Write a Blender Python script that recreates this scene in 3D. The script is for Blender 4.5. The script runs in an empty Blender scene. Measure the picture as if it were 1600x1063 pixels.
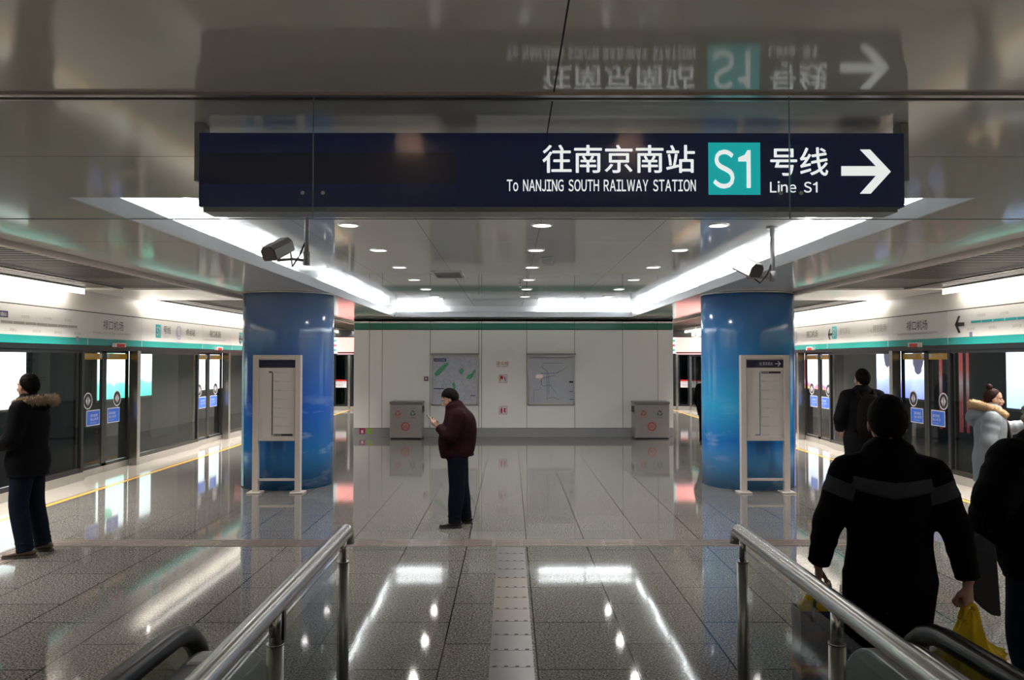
import bpy, bmesh, math, random
from mathutils import Vector, Matrix, Quaternion, noise

random.seed(7)
SC = bpy.context.scene
COL = SC.collection
R = math.radians
PI = math.pi

# ------------------------------------------------------------------ camera, world, exposure
CAMH = 2.0
F = 1244.0
PITCH = math.atan(30.0 / F)
YAW = math.atan(3.0 / F)
cd = bpy.data.cameras.new('camera')
cd.sensor_width = 36.0
cd.lens = 36.0 * F / 1600.0
cd.clip_start = 0.05
cd.clip_end = 200
cam = bpy.data.objects.new('camera', cd)
COL.objects.link(cam)
cam.location = (0, 0, CAMH)
cam.rotation_euler = (PI / 2 + PITCH, 0, -YAW)
SC.camera = cam

w = bpy.data.worlds.new('world')
SC.world = w
w.use_nodes = True
w.node_tree.nodes['Background'].inputs[0].default_value = (0.02, 0.021, 0.023, 1)
w.node_tree.nodes['Background'].inputs[1].default_value = 0.3

SC.view_settings.view_transform = 'Standard'
SC.view_settings.look = 'None'
SC.view_settings.gamma = 1.0
SC.view_settings.use_curve_mapping = False
SC.view_settings.exposure = 0.65
SC.cycles.use_denoising = True
SC.cycles.max_bounces = 10
SC.cycles.transparent_max_bounces = 16
SC.cycles.sample_clamp_indirect = 6.0
SC.cycles.caustics_reflective = False
SC.cycles.caustics_refractive = False

# lamp radiances (the station's own fluorescent tubes, downlights and light boxes, plus an added floor fill)
COVE_E = 33.0
EDGE_E = 15.0
DOWN_E = 8.0
SPOT_W = 74.0
FLOOR_FILL_W = 44.0  # fill added along the screen walls, no fixture of the station
AD_E = 2.6

CEIL = 3.05      # soffit height
INNER = 3.335    # raised ceiling inside the light cove
XL, XR = -7.05, 7.18   # faces of the two platform screen walls


def P(px, py, depth):
    """world point seen at photo pixel (px, py), at distance `depth` along the hall"""
    v = Vector(((px - 800.0) / F, 1.0, (531.5 - py) / F))
    c, s = math.cos(PITCH), math.sin(PITCH)
    v = Vector((v.x, v.y * c - v.z * s, v.y * s + v.z * c))
    c, s = math.cos(-YAW), math.sin(-YAW)
    v = Vector((v.x * c - v.y * s, v.x * s + v.y * c, v.z))
    k = depth / v.y
    return Vector((v.x * k, depth, CAMH + v.z * k))


# ------------------------------------------------------------------ materials
MATS = {}


def nt(name):
    m = bpy.data.materials.new(name)
    m.use_nodes = True
    t = m.node_tree
    return m, t, t.nodes['Principled BSDF']


def L(t, a, b):
    t.links.new(a, b)


def setp(b, **k):
    names = {'rough': 'Roughness', 'metal': 'Metallic', 'ior': 'IOR', 'spec': 'Specular IOR Level', 'coat': 'Coat Weight',
             'coatr': 'Coat Roughness', 'sheen': 'Sheen Weight', 'alpha': 'Alpha', 'trans': 'Transmission Weight', 'sub': 'Subsurface Weight'}
    for a, v in k.items():
        b.inputs[names[a]].default_value = v


def pos(t):
    g = t.nodes.new('ShaderNodeNewGeometry')
    return g.outputs['Position']


def objco(t):
    g = t.nodes.new('ShaderNodeTexCoord')
    return g.outputs['Object']


def mathn(t, op, a, b=None, clamp=False):
    n = t.nodes.new('ShaderNodeMath')
    n.operation = op
    n.use_clamp = clamp
    for i, x in enumerate((a, b)):
        if x is None:
            continue
        if isinstance(x, (int, float)):
            n.inputs[i].default_value = x
        else:
            L(t, x, n.inputs[i])
    return n.outputs[0]


def mixc(t, f, a, b):
    n = t.nodes.new('ShaderNodeMix')
    n.data_type = 'RGBA'
    for s, x in ((n.inputs['Factor'], f), (n.inputs['A'], a), (n.inputs['B'], b)):
        if isinstance(x, (int, float)):
            s.default_value = x
        elif isinstance(x, tuple):
            s.default_value = (*x[:3], 1)
        else:
            L(t, x, s)
    return n.outputs['Result']


def noisen(t, co, scale, detail=2.0, rough=0.5):
    n = t.nodes.new('ShaderNodeTexNoise')
    n.inputs['Scale'].default_value = scale
    n.inputs['Detail'].default_value = detail
    n.inputs['Roughness'].default_value = rough
    L(t, co, n.inputs['Vector'])
    return n.outputs['Fac']


def ramp(t, fac, stops):
    n = t.nodes.new('ShaderNodeValToRGB')
    e = n.color_ramp.elements
    while len(e) < len(stops):
        e.new(0.5)
    for k, (p, c) in zip(e, stops):
        k.position = p
        k.color = (*c, 1)
    if isinstance(fac, (int, float)):
        n.inputs[0].default_value = fac
    else:
        L(t, fac, n.inputs[0])
    return n.outputs[0]


def bump(t, b, h, strength, dist=0.01):
    n = t.nodes.new('ShaderNodeBump')
    n.inputs['Strength'].default_value = strength
    n.inputs['Distance'].default_value = dist
    L(t, h, n.inputs['Height'])
    L(t, n.outputs[0], b.inputs['Normal'])


def mat(name, col, rough=0.5, metal=0.0, var=0.06, vscale=14.0, bumps=0.0, bscale=60.0, **k):
    """plain surface with a little procedural variation"""
    if name in MATS:
        return MATS[name]
    m, t, b = nt(name)
    co = objco(t)
    if var > 0:
        f = noisen(t, co, vscale, 3)
        lo = tuple(max(0, c * (1 - var)) for c in col)
        hi = tuple(min(1, c * (1 + var)) for c in col)
        L(t, mixc(t, f, lo, hi), b.inputs['Base Color'])
    else:
        b.inputs['Base Color'].default_value = (*col, 1)
    setp(b, rough=rough, metal=metal, **k)
    if bumps > 0:
        bump(t, b, noisen(t, co, bscale, 3), bumps, 0.01)
    MATS[name] = m
    return m


def emit(name, col, strength, base=(0.8, 0.8, 0.8)):
    if name in MATS:
        return MATS[name]
    m, t, b = nt(name)
    b.inputs['Base Color'].default_value = (*base, 1)
    b.inputs['Emission Color'].default_value = (*col, 1)
    b.inputs['Emission Strength'].default_value = strength
    setp(b, rough=0.4)
    MATS[name] = m
    return m


def glassm(name, tint=(0.9, 0.95, 0.94), ior=1.5, rough=0.0, film=0.0, filmcol=(0.5, 0.5, 0.5)):
    """thin architectural pane: tinted see-through plus a Fresnel reflection"""
    m = bpy.data.materials.new(name)
    m.use_nodes = True
    t = m.node_tree
    t.nodes.clear()
    o = t.nodes.new('ShaderNodeOutputMaterial')
    tr = t.nodes.new('ShaderNodeBsdfTransparent')
    tr.inputs[0].default_value = (*tint, 1)
    gl = t.nodes.new('ShaderNodeBsdfGlossy')
    gl.inputs['Roughness'].default_value = rough
    fr = t.nodes.new('ShaderNodeFresnel')
    fr.inputs[0].default_value = ior
    mx = t.nodes.new('ShaderNodeMixShader')
    gm = t.nodes.new('ShaderNodeNewGeometry')
    fac = mathn(t, 'MULTIPLY', fr.outputs[0], mathn(t, 'SUBTRACT', 1.0, gm.outputs['Backfacing']))
    L(t, fac, mx.inputs[0])
    L(t, tr.outputs[0], mx.inputs[1])
    L(t, gl.outputs[0], mx.inputs[2])
    out = mx.outputs[0]
    if film > 0:
        df = t.nodes.new('ShaderNodeBsdfDiffuse')
        df.inputs[0].default_value = (*filmcol, 1)
        m2 = t.nodes.new('ShaderNodeMixShader')
        m2.inputs[0].default_value = film
        L(t, out, m2.inputs[1])
        L(t, df.outputs[0], m2.inputs[2])
        out = m2.outputs[0]
    L(t, out, o.inputs[0])
    MATS[name] = m
    return m


def granite():
    m, t, b = nt('polished_granite')
    p = pos(t)
    sw = t.nodes.new('ShaderNodeSeparateXYZ')
    L(t, p, sw.inputs[0])
    cb = t.nodes.new('ShaderNodeCombineXYZ')
    L(t, mathn(t, 'ADD', sw.outputs[1], 20.12), cb.inputs[0])
    L(t, mathn(t, 'ADD', sw.outputs[0], 20.3), cb.inputs[1])
    br = t.nodes.new('ShaderNodeTexBrick')
    br.inputs['Scale'].default_value = 1.0
    br.inputs['Brick Width'].default_value = 0.92
    br.inputs['Row Height'].default_value = 0.64
    br.inputs['Mortar Size'].default_value = 0.006
    br.inputs['Mortar Smooth'].default_value = 0.3
    br.inputs['Color1'].default_value = (1.0, 1.0, 1.0, 1)
    br.inputs['Color2'].default_value = (0.92, 0.91, 0.90, 1)
    br.inputs['Mortar'].default_value = (0.12, 0.11, 0.1, 1)
    br.offset = 0.5
    L(t, cb.outputs[0], br.inputs['Vector'])
    n1 = noisen(t, p, 66.0, 5, 0.8)
    n2 = noisen(t, p, 230.0, 1, 0.5)
    c1 = ramp(t, n1, [(0.38, (0.012, 0.012, 0.012)), (0.455, (0.105, 0.101, 0.094)), (0.54, (0.205, 0.197, 0.184)), (0.63, (0.43, 0.415, 0.39))])
    c2 = ramp(t, n2, [(0.3, (0.5, 0.5, 0.5)), (0.55, (1.0, 1.0, 1.0))])
    mm = t.nodes.new('ShaderNodeMix')
    mm.data_type = 'RGBA'
    mm.blend_type = 'MULTIPLY'
    mm.inputs['Factor'].default_value = 1.0
    L(t, c1, mm.inputs['A'])
    L(t, c2, mm.inputs['B'])
    m2 = t.nodes.new('ShaderNodeMix')
    m2.data_type = 'RGBA'
    m2.blend_type = 'MULTIPLY'
    m2.inputs['Factor'].default_value = 1.0
    L(t, mm.outputs['Result'], m2.inputs['A'])
    L(t, br.outputs['Color'], m2.inputs['B'])
    L(t, m2.outputs['Result'], b.inputs['Base Color'])
    setp(b, rough=0.05, ior=1.38)
    rr = t.nodes.new('ShaderNodeMapRange')
    L(t, noisen(t, p, 3.0, 4), rr.inputs[0])
    rr.inputs[3].default_value = 0.04
    rr.inputs[4].default_value = 0.065
    L(t, rr.outputs[0], b.inputs['Roughness'])
    bump(t, b, mathn(t, 'SUBTRACT', noisen(t, p, 140.0, 2), mathn(t, 'MULTIPLY', br.outputs['Fac'], 2.0)), 0.006, 0.003)
    return m


def ceilpanel(name, col, rough, xoff, xsp, yoff, ysp):
    """satin aluminium ceiling panels with hairline seams"""
    m, t, b = nt(name)
    p = pos(t)
    s = t.nodes.new('ShaderNodeSeparateXYZ')
    L(t, p, s.inputs[0])

    def seam(o, off, sp, wd):
        a = mathn(t, 'MODULO', mathn(t, 'ADD', mathn(t, 'SUBTRACT', o, off), sp * 40 + sp / 2), sp)
        return mathn(t, 'LESS_THAN', mathn(t, 'ABSOLUTE', mathn(t, 'SUBTRACT', a, sp / 2)), wd)
    sm = mathn(t, 'MAXIMUM', seam(s.outputs[0], xoff, xsp, 0.003), seam(s.outputs[1], yoff, ysp, 0.003))
    f = noisen(t, p, 0.7, 2)
    base = mixc(t, f, tuple(c * 0.93 for c in col), tuple(c * 1.07 for c in col))
    L(t, mixc(t, sm, base, (0.012, 0.012, 0.012)), b.inputs['Base Color'])
    setp(b, rough=rough, ior=1.5)
    rr = t.nodes.new('ShaderNodeMapRange')
    L(t, sm, rr.inputs[0])
    rr.inputs[3].default_value = rough
    rr.inputs[4].default_value = 0.8
    L(t, rr.outputs[0], b.inputs['Roughness'])
    bump(t, b, noisen(t, p, 1.6, 1), 0.02, 0.02)
    return m


def sheet_art(name, fn, rough=0.35, estr=0.0, **k):
    """printed sheet: fn(t, x, y, z) -> colour socket, from object coordinates"""
    m, t, b = nt(name)
    s = t.nodes.new('ShaderNodeSeparateXYZ')
    L(t, objco(t), s.inputs[0])
    c = fn(t, s.outputs[0], s.outputs[1], s.outputs[2])
    L(t, c, b.inputs['Base Color'])
    if estr > 0:
        L(t, c, b.inputs['Emission Color'])
        b.inputs['Emission Strength'].default_value = estr
        b.inputs['Base Color'].default_value = (0.5, 0.5, 0.5, 1)
    setp(b, rough=rough, **k)
    return m


GRANITE = granite()
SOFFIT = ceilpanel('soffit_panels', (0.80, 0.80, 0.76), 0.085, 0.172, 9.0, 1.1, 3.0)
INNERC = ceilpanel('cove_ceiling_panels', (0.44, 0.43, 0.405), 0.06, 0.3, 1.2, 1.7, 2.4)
WHITE = mat('white_paint', (0.78, 0.78, 0.77), 0.4, var=0.02)
LIPW = mat('cove_lip_white', (0.62, 0.64, 0.68), 0.35, var=0.02)
HEAD = mat('header_panel_white', (0.78, 0.76, 0.73), 0.16, var=0.03, vscale=1.0)
HEADU = mat('header_upper_satin', (0.80, 0.77, 0.72), 0.42, var=0.02, vscale=1.0)
TEAL = mat('teal_stripe', (0.02, 0.33, 0.30), 0.25, var=0.03)
GREENS = mat('green_stripe', (0.03, 0.19, 0.13), 0.3, var=0.04)
DARKJ = mat('dark_joint', (0.03, 0.03, 0.03), 0.6)
BLACKF = mat('black_frame', (0.012, 0.013, 0.016), 0.3)
STEEL = mat('brushed_steel', (0.46, 0.455, 0.44), 0.27, 1.0, var=0.08, vscale=40)
STEELD = mat('dark_steel', (0.30, 0.30, 0.29), 0.36, 1.0, var=0.08, vscale=40)
ALU = mat('satin_aluminium', (0.52, 0.50, 0.48), 0.36, 0.75, var=0.05)
PINKALU = mat('champagne_aluminium', (0.56, 0.50, 0.465), 0.35, 0.1, var=0.04)
WALLP = mat('enamel_wall_panel', (0.84, 0.83, 0.80), 0.22, var=0.03, vscale=2.0)
SKIRT = mat('grey_skirting', (0.30, 0.30, 0.31), 0.3)
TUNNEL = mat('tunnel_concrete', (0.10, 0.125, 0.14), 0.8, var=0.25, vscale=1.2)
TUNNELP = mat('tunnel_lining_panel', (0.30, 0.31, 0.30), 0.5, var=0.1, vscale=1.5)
SLAT = mat('ceiling_slat_metal', (0.20, 0.18, 0.16), 0.35, 0.3, var=0.05)
VOID = mat('plenum_black', (0.006, 0.006, 0.006), 0.9)
PSDG = glassm('screen_glass', (0.72, 0.77, 0.77), 1.5)
CLEARG = glassm('smoke_curtain_glass', (0.93, 0.95, 0.95), 1.45)
RAILG = glassm('balustrade_glass', (0.86, 0.90, 0.88), 1.45)
POSTG = glassm('board_glass', (0.96, 0.96, 0.96), 1.25)
NAVY = mat('navy_sign_face', (0.026, 0.032, 0.095), 0.10, var=0.05)
NAVYP = mat('navy_board_print', (0.02, 0.022, 0.06), 0.3, var=0.02)
NAVY2 = mat('navy_sign_patch', (0.028, 0.027, 0.045), 0.16, var=0.05)
for nm_, e_ in (('navy_sign_face', (0.0016, 0.0024, 0.0085)), ('navy_sign_patch', (0.0018, 0.0018, 0.004))):
    pb_ = MATS[nm_].node_tree.nodes['Principled BSDF']     # the sign box is lit from inside
    pb_.inputs['Emission Color'].default_value = (*e_, 1)
    pb_.inputs['Emission Strength'].default_value = 1.0
SIGNW = emit('backlit_white', (1.0, 1.0, 0.98), 0.56)
SIGNT = emit('backlit_teal', (0.008, 0.34, 0.35), 0.65, (0.01, 0.35, 0.36))
INK = mat('dark_grey_ink', (0.10, 0.09, 0.085), 0.5, var=0.0)
INKL = mat('pale_grey_ink', (0.42, 0.38, 0.35), 0.5, var=0.0)
INKB = mat('black_ink', (0.02, 0.02, 0.02), 0.5, var=0.0)
PAPER = mat('printed_paper', (0.76, 0.70, 0.665), 0.5, var=0.02)
RED = mat('red_enamel', (0.55, 0.025, 0.02), 0.35)
REDPALE = mat('red_print', (0.42, 0.05, 0.04), 0.5, var=0.0)
GREENP = mat('green_print', (0.02, 0.10, 0.05), 0.5, var=0.0)
LILAC = mat('lilac_print', (0.36, 0.33, 0.55), 0.5, var=0.0)
BLUEST = mat('blue_sticker', (0.03, 0.15, 0.72), 0.4, var=0.02)
STW = mat('sticker_white', (0.72, 0.70, 0.76), 0.4, var=0.02)
YELLOWB = mat('yellow_band', (0.78, 0.44, 0.03), 0.4, var=0.04)
RUBBER = mat('handrail_rubber', (0.010, 0.010, 0.011), 0.30, var=0.1, spec=0.35)
YLINE = mat('yellow_line', (0.62, 0.33, 0.07), 0.25)
TACT1 = mat('tactile_tile_brown', (0.145, 0.118, 0.102), 0.3, var=0.1)
TACT2 = mat('tactile_tile_grey', (0.095, 0.088, 0.09), 0.28, var=0.1)


# ------------------------------------------------------------------ mesh building
class MB:
    def __init__(self):
        self.bm = bmesh.new()
        self.mats = []

    def mi(self, m):
        if m not in self.mats:
            self.mats.append(m)
        return self.mats.index(m)

    def _fin(self, verts, m, smooth=False):
        i = self.mi(m)
        fs = set()
        for v in verts:
            fs.update(v.link_faces)
        for f in fs:
            f.material_index = i
            f.smooth = smooth

    def box(self, a, b, m, bev=0.0, mtx=None):
        r = bmesh.ops.create_cube(self.bm, size=1.0)
        vs = r['verts']
        a, b = Vector(a), Vector(b)
        c, d = (a + b) / 2, b - a
        for v in vs:
            v.co = Vector((v.co.x * d.x + c.x, v.co.y * d.y + c.y, v.co.z * d.z + c.z))
        if bev > 0:
            es = set()
            for v in vs:
                es.update(v.link_edges)
            rr = bmesh.ops.bevel(self.bm, geom=list(es), offset=bev, segments=2, affect='EDGES', profile=0.5)
            vs = list({v for f in rr['faces'] for v in f.verts} | {v for v in vs if v.is_valid})
            seen = set(vs)
            st = list(vs)
            while st:
                v = st.pop()
                for e in v.link_edges:
                    o = e.other_vert(v)
                    if o not in seen:
                        seen.add(o)
                        st.append(o)
            vs = list(seen)
        if mtx:
            for v in vs:
                v.co = mtx @ v.co
        self._fin(vs, m)
        return self

    def ring(self, c, ax1, ax2, a, b, n):
        return [self.bm.verts.new(c + ax1 * (math.cos(2 * PI * i / n) * a) + ax2 * (math.sin(2 * PI * i / n) * b)) for i in range(n)]

    def skin(self, rings, m, smooth=True, cap=True, closed=False):
        bm = self.bm
        n = len(rings[0])
        fs = []
        k = len(rings)
        for j in range(k if closed else k - 1):
            A, B = rings[j], rings[(j + 1) % k]
            for i in range(n):
                fs.append(bm.faces.new((A[i], A[(i + 1) % n], B[(i + 1) % n], B[i])))
        if cap and not closed:
            f0 = bm.faces.new(list(reversed(rings[0])))
            f1 = bm.faces.new(rings[-1])
            i = self.mi(m)
            f0.material_index = f1.material_index = i
        i = self.mi(m)
        for f in fs:
            f.material_index = i
            f.smooth = smooth
        return self

    def cyl(self, p0, p1, r, m, n=20, r2=None, smooth=True):
        p0, p1 = Vector(p0), Vector(p1)
        d = (p1 - p0).normalized()
        a = d.orthogonal().normalized()
        b = d.cross(a)
        self.skin([self.ring(p0, a, b, r, r, n), self.ring(p1, a, b, r2 if r2 is not None else r, r2 if r2 is not None else r, n)], m, smooth)
        return self

    def tube(self, pts, r, m, n=12, up=None, ry=None, closed=False):
        """swept tube; r may be a list; ry = second radius (along `up`)"""
        pts = [Vector(p) for p in pts]
        k = len(pts)
        rings = []
        a = None
        for i, p in enumerate(pts):
            if closed:
                t = (pts[(i + 1) % k] - pts[i - 1]).normalized()
            else:
                t = (pts[min(i + 1, k - 1)] - pts[max(i - 1, 0)]).normalized()
            if up is not None:
                u = Vector(up)
                u = (u - t * u.dot(t)).normalized()
                a = t.cross(u).normalized()
            else:
                if a is None:
                    a = t.orthogonal().normalized()
                a = (a - t * a.dot(t)).normalized()
            b = t.cross(a)
            rr = r[i] if isinstance(r, (list, tuple)) else r
            r2 = (ry[i] if isinstance(ry, (list, tuple)) else ry) if ry is not None else rr
            rings.append(self.ring(p, a, b, rr, r2, n))
        self.skin(rings, m, True, True, closed)
        return self

    def ball(self, c, rad, m, mtx=None, n=16, fn=None):
        rad = (rad, rad, rad) if isinstance(rad, (int, float)) else rad
        r = bmesh.ops.create_uvsphere(self.bm, u_segments=n, v_segments=max(6, n * 2 // 3), radius=1.0)
        c = Vector(c)
        for v in r['verts']:
            d = v.co.copy()
            k = fn(d) if fn else 1.0
            v.co = Vector((d.x * rad[0], d.y * rad[1], d.z * rad[2])) * k + c
            if mtx:
                v.co = mtx @ v.co
        self._fin(r['verts'], m, True)
        return self

    def poly(self, pts, m):
        f = self.bm.faces.new([self.bm.verts.new(Vector(p)) for p in pts])
        f.material_index = self.mi(m)
        return self

    def prism(self, pts, off, m, smooth=False):
        """closed outline extruded by vector off"""
        off = Vector(off)
        A = [self.bm.verts.new(Vector(p)) for p in pts]
        B = [self.bm.verts.new(Vector(p) + off) for p in pts]
        n = len(A)
        fs = [self.bm.faces.new(A), self.bm.faces.new(list(reversed(B)))]
        for i in range(n):
            f = self.bm.faces.new((A[i], B[i], B[(i + 1) % n], A[(i + 1) % n]))
            f.smooth = smooth
            fs.append(f)
        k = self.mi(m)
        for f in fs:
            f.material_index = k
        return self

    def mesh(self, me, mtx, m):
        """add a copy of a mesh, transformed"""
        before = len(self.bm.verts)
        self.bm.from_mesh(me)
        self.bm.verts.ensure_lookup_table()
        vs = [self.bm.verts[i] for i in range(before, len(self.bm.verts))]
        for v in vs:
            v.co = mtx @ v.co
        self._fin(vs, m)
        return self

    def build(self, name, parent=None, label=None, local=False, remesh=0.0, smooth_it=0):
        bm = self.bm
        if parent is not None and not local:
            inv = wmat(parent).inverted()
            for v in bm.verts:
                v.co = inv @ v.co
        bmesh.ops.recalc_face_normals(bm, faces=bm.faces[:])
        me = bpy.data.meshes.new(name)
        bm.to_mesh(me)
        bm.free()
        for m in self.mats:
            me.materials.append(m)
        if remesh > 0:
            me = remeshed(me, remesh, smooth_it)
            me.name = name
            me.materials.clear()
            for m in self.mats:
                me.materials.append(m)
            for p in me.polygons:
                p.use_smooth = True
        o = bpy.data.objects.new(name, me)
        COL.objects.link(o)
        if parent is not None:
            o.parent = parent
        if label:
            o['label'] = label
        return o


def wmat(o):
    m = o.matrix_basis.copy()
    while o.parent is not None:
        o = o.parent
        m = o.matrix_basis @ m
    return m


def remeshed(me, vox, it):
    o = bpy.data.objects.new('tmp_remesh', me)
    COL.objects.link(o)
    md = o.modifiers.new('r', 'REMESH')
    md.mode = 'VOXEL'
    md.voxel_size = vox
    md.use_smooth_shade = True
    if it:
        s = o.modifiers.new('s', 'SMOOTH')
        s.factor = 0.5
        s.iterations = it
    dg = bpy.context.evaluated_depsgraph_get()
    dg.update()
    r = bpy.data.meshes.new_from_object(o.evaluated_get(dg), depsgraph=dg)
    bpy.data.objects.remove(o)
    return r


def thing(name, label, cat, loc=(0, 0, 0), rz=0.0, group=None):
    o = bpy.data.objects.new(name, None)
    o.empty_display_size = 0.1
    COL.objects.link(o)
    o.location = loc
    o.rotation_euler = (0, 0, rz)
    o['label'] = label
    o['category'] = cat
    if group:
        o['group'] = group
    return o


def tag(o, label, cat, group=None):
    o['label'] = label
    o['category'] = cat
    if group:
        o['group'] = group
    return o


def struct(o):
    o['kind'] = 'structure'
    return o


def sroot(name, loc=(0, 0, 0)):
    o = bpy.data.objects.new(name, None)
    COL.objects.link(o)
    o.location = loc
    o['kind'] = 'structure'
    return o


def dup(root, loc, label, rz=None, group=None):
    r = root.copy()
    COL.objects.link(r)
    r.location = loc
    if rz is not None:
        r.rotation_euler = (0, 0, rz)
    r['label'] = label
    for ch in list(root.children):
        c = ch.copy()
        COL.objects.link(c)
        c.parent = r
        for g in list(ch.children):
            d = g.copy()
            COL.objects.link(d)
            d.parent = c
    return r


# ---- lettering
_TC = {}


def glyphs(body, bold=0.0, extr=0.0):
    key = (body, bold, extr)
    if key in _TC:
        return _TC[key]
    c = bpy.data.curves.new('lettering', 'FONT')
    c.body = body
    c.offset = bold
    c.extrude = extr
    c.resolution_u = 3
    o = bpy.data.objects.new('tmp_text', c)
    COL.objects.link(o)
    dg = bpy.context.evaluated_depsgraph_get()
    dg.update()
    me = bpy.data.meshes.new_from_object(o.evaluated_get(dg), depsgraph=dg)
    bpy.data.objects.remove(o)
    xs = [v.co.x for v in me.vertices]
    ys = [v.co.y for v in me.vertices]
    _TC[key] = (me, min(xs), max(xs), min(ys), max(ys))
    return _TC[key]


def heavy_text(mb, body, origin, right, up, w_, h_, m, t):
    """lettering with strokes thickened by t (metres) in every direction"""
    rt, u = Vector(right).normalized(), Vector(up).normalized()
    n = rt.cross(u)
    for i, (dx, dz) in enumerate(((0, 0), (t, 0), (-t, 0), (0, t), (0, -t))):
        fit_text(mb, body, Vector(origin) + rt * dx + u * dz + n * 0.0002 * i, right, up, w_, h_, m)


def fit_text(mb, body, origin, right, up, w_, h_, m, bold=0.0, keep=False):
    """letters filling a w x h box whose lower left corner is origin"""
    me, x0, x1, y0, y1 = glyphs(body, bold)
    right, up = Vector(right).normalized(), Vector(up).normalized()
    sx, sy = w_ / (x1 - x0), h_ / (y1 - y0)
    if keep:
        sx = sy = min(sx, sy)
    nrm = right.cross(up)
    M = Matrix.Identity(4)
    for i in range(3):
        M[i][0] = right[i] * sx
        M[i][1] = up[i] * sy
        M[i][2] = nrm[i]
        M[i][3] = origin[i] - right[i] * sx * x0 - up[i] * sy * y0
    mb.mesh(me, M, m)


ORD = ['first', 'second', 'third', 'fourth', 'fifth', 'sixth', 'seventh', 'eighth', 'ninth', 'tenth', 'eleventh', 'twelfth',
       'thirteenth', 'fourteenth', 'fifteenth', 'sixteenth', 'seventeenth', 'eighteenth', 'nineteenth', 'twentieth']


def sans_text(mb, body, origin, right, up, w_, h_, m, bold=0.0, squeeze=1.0):
    """grotesque lettering set letter by letter into a w x h box (caps height = h)"""
    right, up = Vector(right).normalized(), Vector(up).normalized()
    nrm = right.cross(up)
    cap = glyphs('\uff28', bold)
    capb, caph = cap[3], cap[4] - cap[3]
    items, x = [], 0.0
    for ch in body:
        if ch == ' ':
            x += 0.48
            continue
        if ch == '1':
            items.append((None, x, 0, 0.36))
            x += 0.36 + 0.13
            continue
        g = glyphs(chr(ord(ch) + 0xFEE0), bold)
        items.append((g, x - g[1], g[1], g[2] - g[1]))
        x += g[2] - g[1] + 0.085
    tot = x - 0.085
    sx, sy = w_ / tot, h_ / caph
    for g, off, _, gw in items:
        if g is None:
            st = 0.105 + 2 * bold
            pts = [(gw - st, 0), (gw, 0), (gw, caph), (gw - st * 0.8, caph), (gw - st * 1.4, caph * 0.88), (0.02, caph * 0.80), (0.02, caph * 0.70), (gw - st, caph * 0.70)]
            quad = [pts[:2] + [(gw, caph * 0.70), (gw - st, caph * 0.70)], [(0.02, caph * 0.70), (gw, caph * 0.70), (gw, caph), (gw - st * 0.8, caph), (gw - st * 1.4, caph * 0.88), (0.02, caph * 0.80)]]
            for q in quad:
                mb.poly([origin + right * (off + px) * sx + up * py * sy for px, py in q], m)
            continue
        M = Matrix.Identity(4)
        for i in range(3):
            M[i][0] = right[i] * sx
            M[i][1] = up[i] * sy
            M[i][2] = nrm[i]
            M[i][3] = origin[i] + right[i] * off * sx - up[i] * sy * capb
        mb.mesh(g[0], M, m)

# ================================================================== THE SETTING
YB0, YEND = -5.0, 31.5       # back of the hall, platform end
BX0, BX1, BY = -4.03, 4.21, 20.56   # core block whose face is the back wall
TX0, TX1, TY0, TY1 = -2.85, 3.02, 5.16, 19.75   # opening of the light cove

# floor
m = MB()
m.box((XL - 0.25, YB0, -0.12), (XR + 0.25, YEND, 0.0), GRANITE)
struct(m.build('floor'))

# yellow safety lines, tactile strips
for X in (-6.32, 6.42):
    m = MB()
    m.box((X - 0.045, YB0, 0.0), (X + 0.045, YEND, 0.0015), YLINE)
    struct(m.build('floor_line'))


def tactile(x0, x1, y0, y1, along, mats, pitch=0.3):
    """ribbed tiles, ribs running along the strip"""
    m = MB()
    n = max(1, round(((y1 - y0) if along == 'y' else (x1 - x0)) / pitch))
    for i in range(n):
        mt = mats(i)
        if along == 'y':
            a, b = y0 + (y1 - y0) * i / n, y0 + (y1 - y0) * (i + 1) / n
            m.box((x0, a + 0.002, 0), (x1, b - 0.002, 0.002), mt)
            for k in range(4):
                c = x0 + (x1 - x0) * (k + 0.5) / 4
                m.box((c - 0.013, a + 0.015, 0.002), (c + 0.013, b - 0.015, 0.006), mt)
        else:
            a, b = x0 + (x1 - x0) * i / n, x0 + (x1 - x0) * (i + 1) / n
            m.box((a + 0.002, y0, 0), (b - 0.002, y1, 0.002), mt)
            for k in range(4):
                c = y0 + (y1 - y0) * (k + 0.5) / 4
                m.box((a + 0.015, c - 0.013, 0.002), (b - 0.015, c + 0.013, 0.006), mt)
    return struct(m.build('floor_tactile_strip'))


tactile(-0.135, 0.155, 1.0, 8.52, 'y', lambda i: TACT2 if (i % 9) in (3, 4, 5, 6, 7) and i > 8 else TACT1)
tactile(-4.95, 3.7, 8.55, 8.87, 'x', lambda i: TACT1)
tactile(-5.27, -4.95, 1.0, 8.87, 'y', lambda i: TACT1)

# ceiling: soffit around the cove, raised inner ceiling, cove recess
m = MB()
Z1 = CEIL + 0.05
m.box((-4.42, 3.17, CEIL), (4.42, TY0 - 0.02, Z1), SOFFIT)
m.box((-4.42, TY0 - 0.02, CEIL), (TX0 - 0.02, TY1 + 0.02, Z1), SOFFIT)
m.box((TX1 + 0.02, TY0 - 0.02, CEIL), (4.42, TY1 + 0.02, Z1), SOFFIT)
m.box((-4.42, TY1 + 0.02, CEIL), (4.42, BY, Z1), SOFFIT)
m.box((-4.42, BY, CEIL), (BX0, YEND, Z1), SOFFIT)
m.box((BX1, BY, CEIL), (4.42, YEND, Z1), SOFFIT)
m.box((-4.42, YB0, CEIL), (4.42, 3.13, Z1), SOFFIT)
struct(m.build('ceiling'))
m = MB()
m.box((TX0 - 0.45, TY0 - 0.45, INNER), (TX1 + 0.45, TY1 + 0.45, INNER + 0.04), INNERC)
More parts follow.
